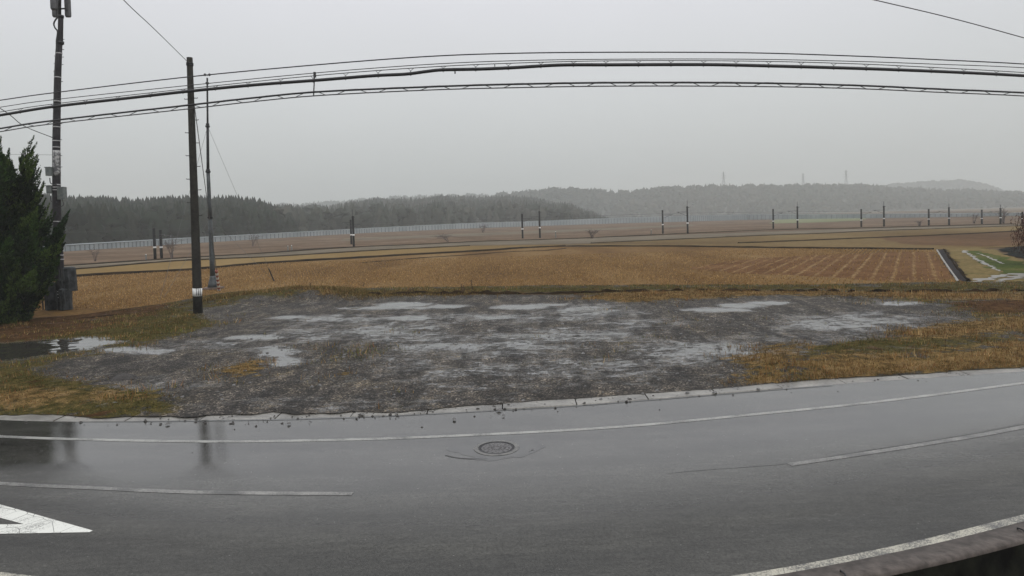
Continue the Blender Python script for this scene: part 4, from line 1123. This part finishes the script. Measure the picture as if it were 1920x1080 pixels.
# service wires
def service(name, pts, r, label):
    root = thing(name, pts[len(pts) // 2], label, 'overhead cable')
    MB().tube(spline(pts, 10), r, 5).build('cable_line', M['wire'], root)
service('service_wire', [Q(100, -150, 12.0), Q(232, 0, 22.0), Q(290, 55, 29), Q(353, 117, YP - .1)], .016, 'thin wire running from the utility pole top up out of view')
service('service_wire', [Q(-160, 118, 30), Q(0, 203, 36.5), Q(45, 236, 40), Q(101, 259, YT - .1)], .024, 'thin wire sagging to the telecom pole from the left')
service('service_wire', [Q(1400, -56, 10.2), Q(1640, 0, 11.0), Q(1780, 33, 11.6), Q(1920, 71, 12.3), Q(2150, 136, 13.4)], .0085, 'lone thin wire slanting across the upper right corner')
service('service_wire', [Q(-160, 291, YT + 6), Q(0, 289.5, YT + 3), Q(101, 290.5, YT)], .010, 'faint level wire reaching the telecom pole behind the conifer')

# ------------------------------------------------------------------ conifer at the left
YC = P(20, 611)[1] + 1.0
cb = Q(-75, 612, YC); cb[2] = 0
ct_ = thing('conifer_tree', cb, 'dark green conifer with flame shaped upswept branches at the left edge', 'tree')
MB().tube([cb + (0, 0, -.1), cb + (.1, 0, 2.0), cb + (0, 0, 5.0), cb + (.15, .1, 9.0)], [.38, .30, .2, .06], 10).build('trunk', M['bark'], ct_, True)
def plume(a, b, rad_, n, col0):
    """flame shaped spray of scale leaves from a to b"""
    a, b = np.asarray(a, float), np.asarray(b, float)
    L = np.linalg.norm(b - a); ax = (b - a) / L
    side = np.cross(ax, (0, 0, 1.0)); side /= np.linalg.norm(side) + 1e-9
    nr_ = np.cross(side, ax)
    t_ = rng.random(n) ** .85
    prof_ = np.sin(np.pi * np.clip(t_, .02, 1) ** .58) ** .9 * (1 - t_ * .45)
    rr = rad_ * prof_ * np.sqrt(rng.random(n)) * (1 + .35 * np.sin(t_ * 23 + rng.random() * 6))
    q_ = rng.random(n) * 2 * np.pi
    sag = -np.sin(np.pi * t_) * .12 * L
    c = a + ax * (t_ * L)[:, None] + side * (rr * np.cos(q_))[:, None] + nr_ * (rr * np.sin(q_))[:, None]
    c[:, 2] += sag * (1 - abs(ax[2]))
    d = ax * 1.0 + .75 * (side * np.cos(q_)[:, None] + nr_ * np.sin(q_)[:, None]) + (0, 0, .5)
    d = d + rng.normal(0, .35, (n, 3)); d /= np.linalg.norm(d, axis=1)[:, None]
    tp_ = (1.15 - .8 * t_)[:, None]; ln = rng.uniform(.10, .28, n)[:, None] * tp_; wd_ = rng.uniform(.035, .08, n)[:, None] * tp_
    s2 = np.cross(d, rng.normal(0, 1, (n, 3))); s2 /= np.linalg.norm(s2, axis=1)[:, None]
    V = np.stack([c + s2 * wd_, c - s2 * wd_, c + d * ln], 1).reshape(-1, 3)
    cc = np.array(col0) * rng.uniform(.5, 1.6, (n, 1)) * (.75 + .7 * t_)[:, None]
    return V, np.repeat(np.c_[cc, np.ones(n)][:, None], 3, 1).reshape(-1, 4)
VV, CC = [], []
rng = np.random.default_rng(2024)
GREENS = [(.012, .028, .008), (.021, .043, .009), (.009, .018, .006), (.042, .068, .014)]
SKY_X, SKY_Y = [-240, -120, -75, -20, 0, 20, 40, 62, 85, 140], [420, 300, 225, 250, 268, 290, 318, 305, 345, 420]
def padd(ax_, ay_, bx_, by_, dep, r_, n):
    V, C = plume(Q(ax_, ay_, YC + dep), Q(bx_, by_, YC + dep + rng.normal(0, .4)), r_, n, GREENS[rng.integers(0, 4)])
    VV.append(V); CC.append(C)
# outer, visible flames: (base px, tip px)
for s_ in [(-10, 380, 2, 255, 0, .30, 500), (5, 370, 17, 278, -.4, .34, 800), (18, 345, 22, 300, .2, .25, 400), (38, 400, 62, 284, -.3, .36, 900), (30, 390, 44, 318, .4, .3, 600),
           (45, 420, 77, 318, .2, .30, 700), (55, 430, 82, 340, -.2, .28, 600), (20, 420, 36, 325, .5, .35, 700), (50, 400, 70, 358, 0, .22, 300),
           (40, 470, 74, 385, .3, .30, 500), (55, 500, 72, 420, -.2, .3, 500), (72, 520, 117, 452, .3, .5, 1200), (70, 540, 112, 486, -.5, .5, 1100), (75, 500, 104, 440, -.1, .42, 900), (50, 440, 86, 372, .1, .26, 500), (60, 470, 92, 405, .4, .26, 500), (85, 480, 131, 393, -.2, .33, 1000), (70, 510, 123, 440, -.5, .42, 900), (60, 500, 88, 425, .3, .24, 400),
           (78, 500, 96, 442, .2, .26, 400), (92, 490, 112, 430, .1, .30, 500), (60, 535, 122, 455, -.3, .5, 1200), (45, 565, 113, 482, -.2, .45, 1100), (25, 598, 94, 528, 0, .5, 1100),
           (15, 612, 78, 560, -.2, .42, 900), (10, 610, 62, 590, 0, .38, 700), (-10, 612, 46, 604, 0, .30, 500), (60, 530, 110, 480, .6, .5, 1000), (40, 540, 100, 450, .4, .45, 1000)]:
    padd(*s_)
for _ in range(340):                                   # the body of the crown
    py = rng.uniform(285, 610)
    halfw = np.interp(py, [260, 330, 390, 410, 450, 520, 570, 612], [75, 120, 108, 100, 164, 184, 156, 118])
    x0 = -75 + rng.uniform(-.9, 1.0) * halfw * .86
    dep = rng.uniform(-1, 1) * halfw * mpp(YC) * .75 * math.sqrt(max(0, 1 - ((x0 + 75) / halfw) ** 2))
    tx = x0 + (x0 + 75) * .22 + rng.normal(0, 8)
    ty = max(py - rng.uniform(40, 85), np.interp(tx, SKY_X, SKY_Y) + 14)
    padd(x0, max(py, ty + 30), tx, ty, dep, rng.uniform(.4, .62), 560)
for py in np.arange(300, 560, 6.0):                    # thin flames along the outline
    ex = np.interp(py, [300, 330, 390, 420, 440, 470, 520, 560], [52, 62, 62, 72, 98, 108, 98, 70]) + rng.normal(0, 5)
    padd(ex - 16, py + 10, ex + rng.uniform(4, 15), py - rng.uniform(24, 46), rng.uniform(-.6, .4), rng.uniform(.11, .18), 190)
V = np.vstack(VV)
V[:, 2] = np.maximum(V[:, 2], .03)
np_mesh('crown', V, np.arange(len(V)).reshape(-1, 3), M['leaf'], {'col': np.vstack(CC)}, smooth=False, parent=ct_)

# ------------------------------------------------------------------ railway masts
def rail_mast(x, ytop, ybase, spike):
    b = P(x, ybase)
    root = thing('railway_mast', b, '', 'railway mast')
    h, r_ = 7.0, .21
    MB().tube([b, b + (0, 0, h)], [r_ * 1.1, r_], 10).build('pole', M['rail_pole'], root, True)
    MB().tube([b + (0, 0, h * .36), b + (0, 0, h * .41)], r_ * 1.2, 10).build('white_band', M['white_band'], root, True)
    arm = MB(); arm.tube([b + (.2, 0, h * .80), b + (2.6, 0, h * .80)], .05, 5); arm.tube([b + (.2, 0, h * .66), b + (2.3, 0, h * .79)], .04, 5)
    ar = arm.build('bracket', M['steel_dark'], root)
    MB().tube([b + (2.2, 0, h * .80 - .05), b + (2.2, 0, h * .80 - .32)], .11, 6).build('insulator', M['box_grey'], ar)
    if spike:
        MB().tube([b + (0, 0, h - .1), b + (0, 0, h + 1.5)], .055, 6).build('top_rod', M['steel_dark'], root)
        MB().tube([b + (-.5, 0, h - .25), b + (.3, 0, h - .25)], .07, 6).build('cap_clamp', M['steel_dark'], root)
    return root
MASTS = [(291, 428, 486, 0), (303, 431, 484, 0), (659, 412, 458, 0), (663.5, 405, 463, 1), (980, 401, 447, 0), (1012.5, 396, 446, 1), (1243, 394, 438, 0), (1289.5, 387, 438, 1), (1450, 392, 429, 0), (1495.5, 387, 428, 1),
         (1615, 392, 425.5, 0), (1657.5, 386, 424.5, 1), (1741.5, 392, 422.5, 0), (1779.5, 388.5, 422, 1), (1841, 393, 420, 0), (1876, 390, 419.5, 1), (1917, 397, 418, 0)]
ML = ['left mast of the railway pair beside the bare bush left of the utility pole', 'right mast of the railway pair beside the bare bush left of the utility pole',
      'shorter mast of the close railway pair below the second wooded hill', 'taller mast with top rod of the close railway pair below the second wooded hill',
      'shorter railway mast below the tapering end of the wooded hill', 'taller rodded railway mast below the tapering end of the wooded hill',
      'shorter mast of the first railway pair right of the wooded hill', 'taller rodded mast of the first railway pair right of the wooded hill',
      'shorter railway mast at the left end of the pale green meadow', 'taller rodded railway mast standing before the pale green meadow',
      'shorter railway mast at the right end of the pale green meadow', 'taller rodded railway mast just right of the pale green meadow',
      'shorter mast of the railway pair above the ditch', 'taller rodded mast of the railway pair above the ditch',
      'shorter mast beside the small round bare bush far right', 'taller rodded mast right of the small round bare bush far right', 'rightmost railway mast at the picture edge']
proto = {}
for (x, yt, yb_, sp), lb in zip(MASTS, ML):
    if sp not in proto:
        o = rail_mast(x, yt, yb_, sp); proto[sp] = o
    else:
        o = copy_tree(proto[sp]); o.location = P(x, yb_).tolist()
    d = o.location[1]
    o.scale = (1, 1, (yb_ - yt) * mpp(d) / 7.0)
    ang = -ROWDIR * .6 if not sp else math.pi - ROWDIR * .6
    o.rotation_euler = (0, 0, ang)
    tag(o, lb, 'railway mast', 'masts along the railway')
# contact wires between the masts
for sp, off_, lb in ((0, 2.2, 'thin contact wire over the far railway track'), (1, -2.2, 'thin contact wire over the near railway track')):
    pts = []
    for (x, yt, yb_, s_) in MASTS:
        if s_ == sp:
            b = P(x, yb_); pts.append(b + (off_, 0, (yb_ - yt) * mpp(b[1]) * .76))
    pts.insert(0, pts[0] * 2 - pts[1])
    r = thing('contact_wire', pts[3], lb, 'railway wire')
    MB().tube(np.array(pts), .022, 4).build('wire_line', M['wire'], r)

# ------------------------------------------------------------------ barrier wall along the far line
BB = [(-500, 514), (-200, 494), (130, 471), (330, 458), (560, 444), (700, 436), (860, 429), (1000, 424), (1150, 419), (1300, 415), (1400, 412), (1640, 409), (1900, 404.5), (2200, 399)]
BT = [(-500, 498), (-200, 480), (130, 460), (330, 448.5), (560, 436), (700, 428), (860, 420), (1000, 415.5), (1150, 409.5), (1300, 405), (1400, 403), (1640, 402), (1900, 400), (2200, 396)]
root = thing('sound_barrier', P(560, 444), 'long pale blue grey barrier wall along the far line below the woods', 'barrier wall')
bp = np.array([P(x, y) for x, y in BB])
bt = np.array([Q(x, y, p[1])[2] for (x, y), p in zip(BT, bp)])
N_ = 240
s = np.linspace(0, len(bp) - 1, N_); i0 = np.arange(len(bp))
line = np.stack([np.interp(s, i0, bp[:, 0]), np.interp(s, i0, bp[:, 1])], 1); ht = np.interp(s, i0, bt)
V = []
for (x, y), h in zip(line, ht):
    V += [(x, y, -.05), (x, y, h), (x, y + .4, h), (x, y + .4, -.05)]
F = [(i * 4 + j, (i + 1) * 4 + j, (i + 1) * 4 + j + 1, i * 4 + j + 1) for i in range(N_ - 1) for j in range(3)]
MB().add(V, F).build('wall_panel', M['barrier'], root)
cp_ = MB()
for a_, b_, h, h2 in zip(line[:-1], line[1:], ht[:-1], ht[1:]):
    pass
cp_.tube([(x, y + .1, h + .1) for (x, y), h in zip(line, ht)], .22, 5).build('coping', M['barrier'], root)
pm = MB()
s = np.linspace(0.3, len(bp) - 1.2, 330)
for si in s:
    x, y, h = np.interp(si, i0, bp[:, 0]), np.interp(si, i0, bp[:, 1]), np.interp(si, i0, bt)
    pm.box((x, y - .14, h / 2), (.32, .26, h))
tag(pm.build('barrier_post', M['barrier_post'], root), kind='stuff')

# ------------------------------------------------------------------ bare bushes, marker posts, stalks
def bare_bush(name, base, h, w, n, m, label, r0=.05, cat='bush'):
    root = thing(name, base, label, cat)
    mb = MB()
    for _ in range(max(5, n // 7)):                     # stems, then twigs, then finer twigs
        q_ = rng.random() * 6.28; sp_ = rng.random() ** .5
        s0 = base + np.array([rng.normal(0, .05) * w, rng.normal(0, .05) * w, 0])
        s1 = s0 + np.array([math.cos(q_) * w * .16 * sp_, math.sin(q_) * w * .16 * sp_, h * rng.uniform(.25, .4)])
        s2 = s1 + np.array([math.cos(q_) * w * .22 * sp_ + rng.normal(0, .05) * w, math.sin(q_) * w * .22 * sp_, h * rng.uniform(.2, .5) * (1.15 - .4 * sp_)])
        mb.tube([s0, s1, s2], [r0, r0 * .7, r0 * .25], 4)
        for k in range(9):
            f = rng.uniform(.15, 1)
            o_ = s1 + (s2 - s1) * f
            d_ = rng.normal(0, 1, 3) * (w * .13, w * .13, h * .07) + (0, 0, h * .06)
            t1 = o_ + d_
            t2 = t1 + d_ * .6 + rng.normal(0, 1, 3) * (w * .06, w * .06, h * .05)
            t2[2] = max(t2[2], .1)
            mb.tube([o_, t1, t2], [r0 * .4, r0 * .28, r0 * .12], 3)
    mb.build('branches', m, root)
    return root
bare_bush('bare_bush', P(322, 483), 4.0, 3.6, 60, M['twig'], 'leafless purple brown bush beside the left railway masts', .05)
bare_bush('bare_bush', P(475, 462), 3.2, 4.0, 40, M['twig'], 'small leafless bush on the slope right of the slender mast', .07)
bare_bush('bare_bush', P(178, 490), 2.6, 2.6, 40, M['twig'], 'low brown bush right of the telecom pole', .05)
bare_bush('bare_bush', P(1826, 419), 3.6, 3.2, 40, M['twig'], 'small round leafless bush among the far right masts', .09)
bare_bush('bare_bush', P(1882, 419), 4.6, 3.4, 60, M['twig'], 'dark leafless shrub beside the far right mast', .10)
bare_bush('bare_bush', P(905, 436), 4.2, 6.0, 40, M['twig'], 'faint leafless bush in front of the barrier wall', .10)
bare_bush('bare_bush', P(1725, 424), 1.9, 3.0, 30, M['twig'], 'low brown scrub left of the masts above the ditch', .09)
bare_bush('bare_bush', P(840, 453), 2.2, 7.0, 40, M['twig'], 'wide low scrub on the bank of the railway slope', .08)
bare_bush('bare_bush', P(1110, 447), 2.6, 4.0, 50, M['twig'], 'low brown scrub right of the masts below the wooded hill', .08)
rb = P(1966, 496)
rs = thing('red_shrub', rb, 'dense dark red brown shrub at the right edge', 'shrub')
MB().tube([rb, rb + (0, 0, 1.5), rb + (.1, 0, 3)], [.16, .12, .05], 6).build('trunk', M['bark'], rs)
n = 9000
d_ = rng.normal(0, 1, (n, 3)); d_ /= np.linalg.norm(d_, axis=1)[:, None]
rr = rng.random(n) ** .4 * (1 + .22 * np.sin(d_[:, 0] * 5 + 1) * np.cos(d_[:, 2] * 6) + .12 * np.sin(d_[:, 1] * 11))
c_ = rb + (0, 0, 2.5) + d_ * rr[:, None] * (2.3, 2.3, 2.2)
c_[:, 2] = np.maximum(c_[:, 2], .1)
V, F, C = blades(c_[:, 0], c_[:, 1], c_[:, 2], rng.uniform(.12, .34, n), np.full(n, .05), pick(n, [(.05, .012, .012), (.075, .02, .018), (.03, .010, .010), (.055, .03, .02)]), .95)
np_mesh('foliage', V, F, M['blade'], {'col': C}, smooth=False, parent=rs)
mk0 = None
for (x, yb_, yt, lb) in ((274, 487, 477, 'pale marker post left of the paired masts beside the bare bush'), (540, 471, 461, 'left pale marker post of two on the railway slope'), (547, 470, 460, 'right pale marker post of two on the railway slope'),
                         (1042, 446, 434, 'pale marker post right of the masts below the wooded hill'), (1221, 439, 431, 'pale marker post left of the first mast pair past the hill')):
    b = P(x, yb_)
    if mk0 is None:
        mk0 = thing('marker_post', b, lb, 'marker post', 'marker posts on the railway slope')
        MB().tube([b, b + (0, 0, 1.2)], [.12, .10], 8).build('post', M['box_grey'], mk0)
        MB().tube([b + (0, 0, 1.2), b + (0, 0, 1.28)], [.13, .05], 8).build('cap', M['white_band'], mk0)
        o = mk0
    else:
        o = copy_tree(mk0); o.location = b.tolist(); o['label'] = lb
    o.scale = (1, 1, (yb_ - yt) * mpp(b[1]) / 1.25)
for x, yb_, yt, lb in ((866, 552, 533, 'left dead stalk of the pair at the lot edge'), (870, 551, 535, 'right dead stalk of the pair at the lot edge'), (885, 549, 525, 'tall lone dead stalk behind the lot edge'),
                       (721, 555, 541, 'short dead stalk above the left puddles'), (769, 553, 541, 'thin dead stalk between pole bank and lot centre'), (776, 553, 540, 'bent dead stalk beside the thin one'),
                       (581, 537, 529, 'dark stub standing on top of the straw bank'), (681, 538, 530, 'dark stub at the near edge of the stubble paddy')):
    b = P(x, yb_); y_ = b[1]; h = (yb_ - yt) * mpp(y_)
    r = thing('dead_stalk', b, lb, 'dead stalk', 'dead stalks at the lot edge')
    mb = MB()
    mb.tube([b, b + (.03, 0, h * .5), b + (rng.normal(0, .06), 0, h)], [.035, .03, .018], 5)
    for k in range(4): mb.tube([b + (.02, 0, h * (.3 + .15 * k)), b + (rng.normal(0, .14), 0, h * (.45 + .14 * k))], [.018, .008], 4)
    mb.tube([b + (0, 0, h * .92), b + (0, 0, h * 1.02)], [.055, .02], 5)
    mb.build('stem', M['stalk'], r)
# weed below the kerb
wb = P(1903, 1046, -1.3)
wd_ = thing('weed', wb, 'small dry weed growing below the near kerb at the right corner', 'weed')
n = 160
V, F, C = blades(wb[0] + rng.normal(0, .16, n), wb[1] + rng.normal(0, .12, n), np.full(n, wb[2] - .1), rng.uniform(.1, .34, n), np.full(n, .016), pick(n, [(.14, .09, .04), (.05, .055, .02), (.2, .12, .05)]), .9)
np_mesh('leaves', V, F, M['blade'], {'col': C}, smooth=False, parent=wd_)

# ------------------------------------------------------------------ hills and woods
def ridge(skyline, dist, front, tree_h, n_trees, cone_share, hill_col, tree_cols, label, seed, low=False, tsz=1.0):
    sk = np.array(skyline, float)
    pxs = np.linspace(sk[0, 0], sk[-1, 0], 90)
    pys = np.interp(pxs, sk[:, 0], sk[:, 1])
    top = np.array([Q(a_, b_, dist) for a_, b_ in zip(pxs, pys)])
    th = np.minimum(tree_h, np.maximum(top[:, 2], .5) * .75)
    hz = np.maximum(top[:, 2] - th * .72, 0.0)
    fr_ = np.interp(pxs, [f[0] for f in front], [f[1] for f in front])
    dep = dist - fr_
    prof_ = [(-1, 0), (-.6, .42), (-.25, .85), (0, 1.0), (.6, .8), (1.5, 0)]
    V = np.stack([np.stack([top[:, 0] * (dist + dy * dep) / dist, top[:, 1] + dy * dep, hz * f - (.5 if f == 0 else 0)], 1) for dy, f in prof_], 1)
    k = len(prof_)
    F = np.array([(i * k + j, (i + 1) * k + j, (i + 1) * k + j + 1, i * k + j + 1) for i in range(len(top) - 1) for j in range(k - 1)])
    tag(np_mesh('hill', V.reshape(-1, 3), F, simple('hill_ground', tuple(c * .7 for c in hill_col), hill_col, .03, .95)), 'ground of the ' + label, 'hill', kind='structure')
    r = np.random.default_rng(seed)
    mbv, mbf, mbc, off_ = [], [], [], 0
    pw = np.array([-1, -.6, -.25, 0.0]); pf = np.array([0, .42, .85, 1.0])
    for _ in range(n_trees):
        u = r.random() * (len(top) - 1.001); i = int(u); fr = u - i
        w = -r.random() ** 1.25 if r.random() < .75 else r.normal(0, .03)
        w = min(w, .05)
        bx = top[i, 0] * (1 - fr) + top[i + 1, 0] * fr; hzz = hz[i] * (1 - fr) + hz[i + 1] * fr
        t_h = (th[i] * (1 - fr) + th[i + 1] * fr) * r.uniform(.55, 1.2) * (1 + .09 * math.sin(bx * .045 + seed) * math.sin(bx * .11 + seed * 2))
        y = dist + w * (dep[i] * (1 - fr) + dep[i + 1] * fr)
        b = np.array([bx * y / dist, y, hzz * np.interp(w, pw, pf) - .2])
        cone = r.random() < cone_share
        c = np.array(tree_cols[r.integers(0, len(tree_cols))]) * r.uniform(.75, 1.3)
        if cone:
            ns = 5 if low else 7; lv = 2 if low else 4
            V = []; F = []
            for l in range(lv):
                zb = t_h * (.08 + .80 * l / lv); zt = min(t_h, zb + t_h * (.62 if low else .42)); rb_ = t_h * .21 * tsz * (1 - .72 * l / lv) * r.uniform(.85, 1.2)
                q_ = np.arange(ns) * 2 * np.pi / ns + r.random() * 6
                o_ = len(V)
                for a_ in q_:
                    rr = rb_ * r.uniform(.7, 1.25); V.append((math.cos(a_) * rr, math.sin(a_) * rr, zb + r.uniform(-.03, .03) * t_h))
                V.append((r.normal(0, .01) * t_h, 0, zt if l < lv - 1 else t_h))
                F += [(o_ + a_, o_ + (a_ + 1) % ns, o_ + ns) for a_ in range(ns)]
        else:
            V = []; F = []; ns = 6; lv = 4
            rw = t_h * r.uniform(.28, .42) * tsz
            for l, (zf, rf) in enumerate(((.12, .45), (.40, 1.0), (.70, .92), (.92, .5))):
                for a_ in np.arange(ns) * 2 * np.pi / ns + r.random() * 6:
                    rr = rw * rf * r.uniform(.7, 1.25); V.append((math.cos(a_) * rr, math.sin(a_) * rr, t_h * .85 * (zf + r.uniform(-.07, .07))))
            V.append((0, 0, t_h * .88))
            for l in range(lv - 1):
                for a_ in range(ns):
                    p0, p1, p2, p3 = l * ns + a_, l * ns + (a_ + 1) % ns, (l + 1) * ns + (a_ + 1) % ns, (l + 1) * ns + a_
                    F += [(p0, p1, p2), (p0, p2, p3)]
            F += [(18 + a_, 18 + (a_ + 1) % ns, 24) for a_ in range(ns)]
        V = np.array(V) + b
        mbv.append(V); mbf.append(np.array(F) + off_); off_ += len(V)
        mbc.append(np.tile(np.r_[c, 1.0], (len(V), 1)))
    tag(np_mesh('woodland', np.vstack(mbv), np.vstack(mbf), M['wood'], {'col': np.vstack(mbc)}, smooth=False), label, 'wood', kind='stuff')

DK = [(.010, .016, .010), (.013, .019, .012), (.017, .020, .014), (.008, .012, .008)]
MD = [(.032, .038, .030), (.039, .043, .033), (.046, .046, .038), (.027, .032, .025)]  # middle hill crowns: extra haze put into the colour by lightening it
MX = [(.022, .026, .019), (.032, .032, .024), (.018, .022, .016), (.042, .037, .028)]
ridge([(-700, 372), (-300, 374), (70, 378), (130, 380), (200, 383), (280, 381), (340, 382), (420, 380), (470, 384), (500, 388), (522, 396), (545, 405), (560, 417), (570, 436)], 385, [(-700, 120), (-300, 150), (70, 178), (130, 186), (330, 228), (570, 300)], 11, 5200, .8, (.03, .035, .025), DK, 'dark conifer wood on the near hill at the left', 11)
ridge([(440, 398), (560, 393), (620, 390), (680, 382), (720, 378), (770, 377), (850, 373), (900, 373), (960, 373), (1000, 376), (1040, 382), (1075, 390), (1110, 399), (1150, 410)], 860, [(440, 330), (560, 320), (700, 355), (860, 410), (1000, 445), (1150, 470)], 13, 4200, .7, (.035, .04, .03), MD, 'dark wood on the tapering middle hill', 12)
ridge([(480, 390), (520, 385), (600, 381), (650, 378), (700, 373), (760, 369), (830, 367), (900, 366), (960, 368), (1010, 372), (1040, 382)], 1750, [(0, 1590)], 18, 1500, .35, (.05, .055, .04), DK, 'faint distant wood behind the middle hill', 13, True, 1.3)
ridge([(930, 366), (965, 362), (1000, 359), (1060, 354), (1100, 357), (1150, 361), (1200, 358), (1260, 352), (1340, 349), (1420, 350), (1500, 348), (1560, 348), (1640, 350), (1700, 355), (1800, 358), (1920, 362), (2200, 366), (2500, 372)], 1230, [(0, 1030)], 16, 5200, .4, (.04, .045, .035), MX, 'long hazy wooded ridge behind the railway', 14, True, 1.2)
ridge([(1600, 356), (1640, 350), (1680, 345), (1740, 340), (1800, 338), (1840, 343), (1870, 353), (1900, 363), (1930, 370)], 1950, [(0, 1770)], 12, 1300, .1, (.05, .055, .04), MX, 'pale rounded hill far behind the right hand masts', 15, True, 1.5)

# pylons on the ridge
def pylon(x, ytop, ybase, dist, label):
    b = Q(x, ybase, dist); h = (ybase - ytop) * mpp(dist)
    b[2] -= 8; h += 8
    root = thing('power_pylon', b, label, 'pylon', 'power pylons on the ridge')
    body = MB(); w0, w1 = h * .11, h * .018
    for sx in (-1, 1):
        for sy in (-1, 1):
            body.tube([b + (sx * w0, sy * w0, 0), b + (sx * w1 * 1.6, sy * w1 * 1.6, h * .62), b + (sx * w1 * .5, sy * w1 * .5, h)], .26, 4)
    for k in range(6):
        z0, z1 = h * k / 7, h * (k + 1) / 7
        f = lambda z: np.interp(z, [0, h * .62, h], [w0, w1 * 1.6, w1 * .5])
        body.tube([b + (-f(z0), -f(z0), z0), b + (f(z1), -f(z1), z1)], .16, 4)
        body.tube([b + (f(z0), -f(z0), z0), b + (-f(z1), -f(z1), z1)], .16, 4)
    body.build('lattice_body', M['pylon'], root)
    for zf, wf in ((.68, .16), (.80, .13), (.92, .10)):
        MB().tube([b + (-h * wf, 0, h * zf), b + (0, 0, h * zf + h * .02), b + (h * wf, 0, h * zf)], .2, 4).build('cross_arm', M['pylon'], root)
pylon(1357, 322, 352, 1330, 'faint power pylon, farthest left of the three on the ridge')
pylon(1506, 325, 352, 1330, 'middle power pylon of the three on the ridge')
pylon(1586.5, 319, 352, 1280, 'clearest and tallest power pylon, farthest right on the ridge')

# ------------------------------------------------------------------ haze
hz = MB().box((0, 1640, 62), (6900, 3700, 130))
hm = bpy.data.materials.new('mist'); hm.use_nodes = True
nt = hm.node_tree; nt.nodes.clear()
o_ = nt.nodes.new('ShaderNodeOutputMaterial'); v_ = nt.nodes.new('ShaderNodeVolumePrincipled')
v_.inputs['Color'].default_value = (.80, .83, .82, 1)
v_.inputs['Density'].default_value = .00062
v_.inputs['Anisotropy'].default_value = 0.0
nt.links.new(v_.outputs[0], o_.inputs['Volume'])
tag(hz.build('haze', hm), 'pale morning mist over the fields', 'haze', kind='stuff')
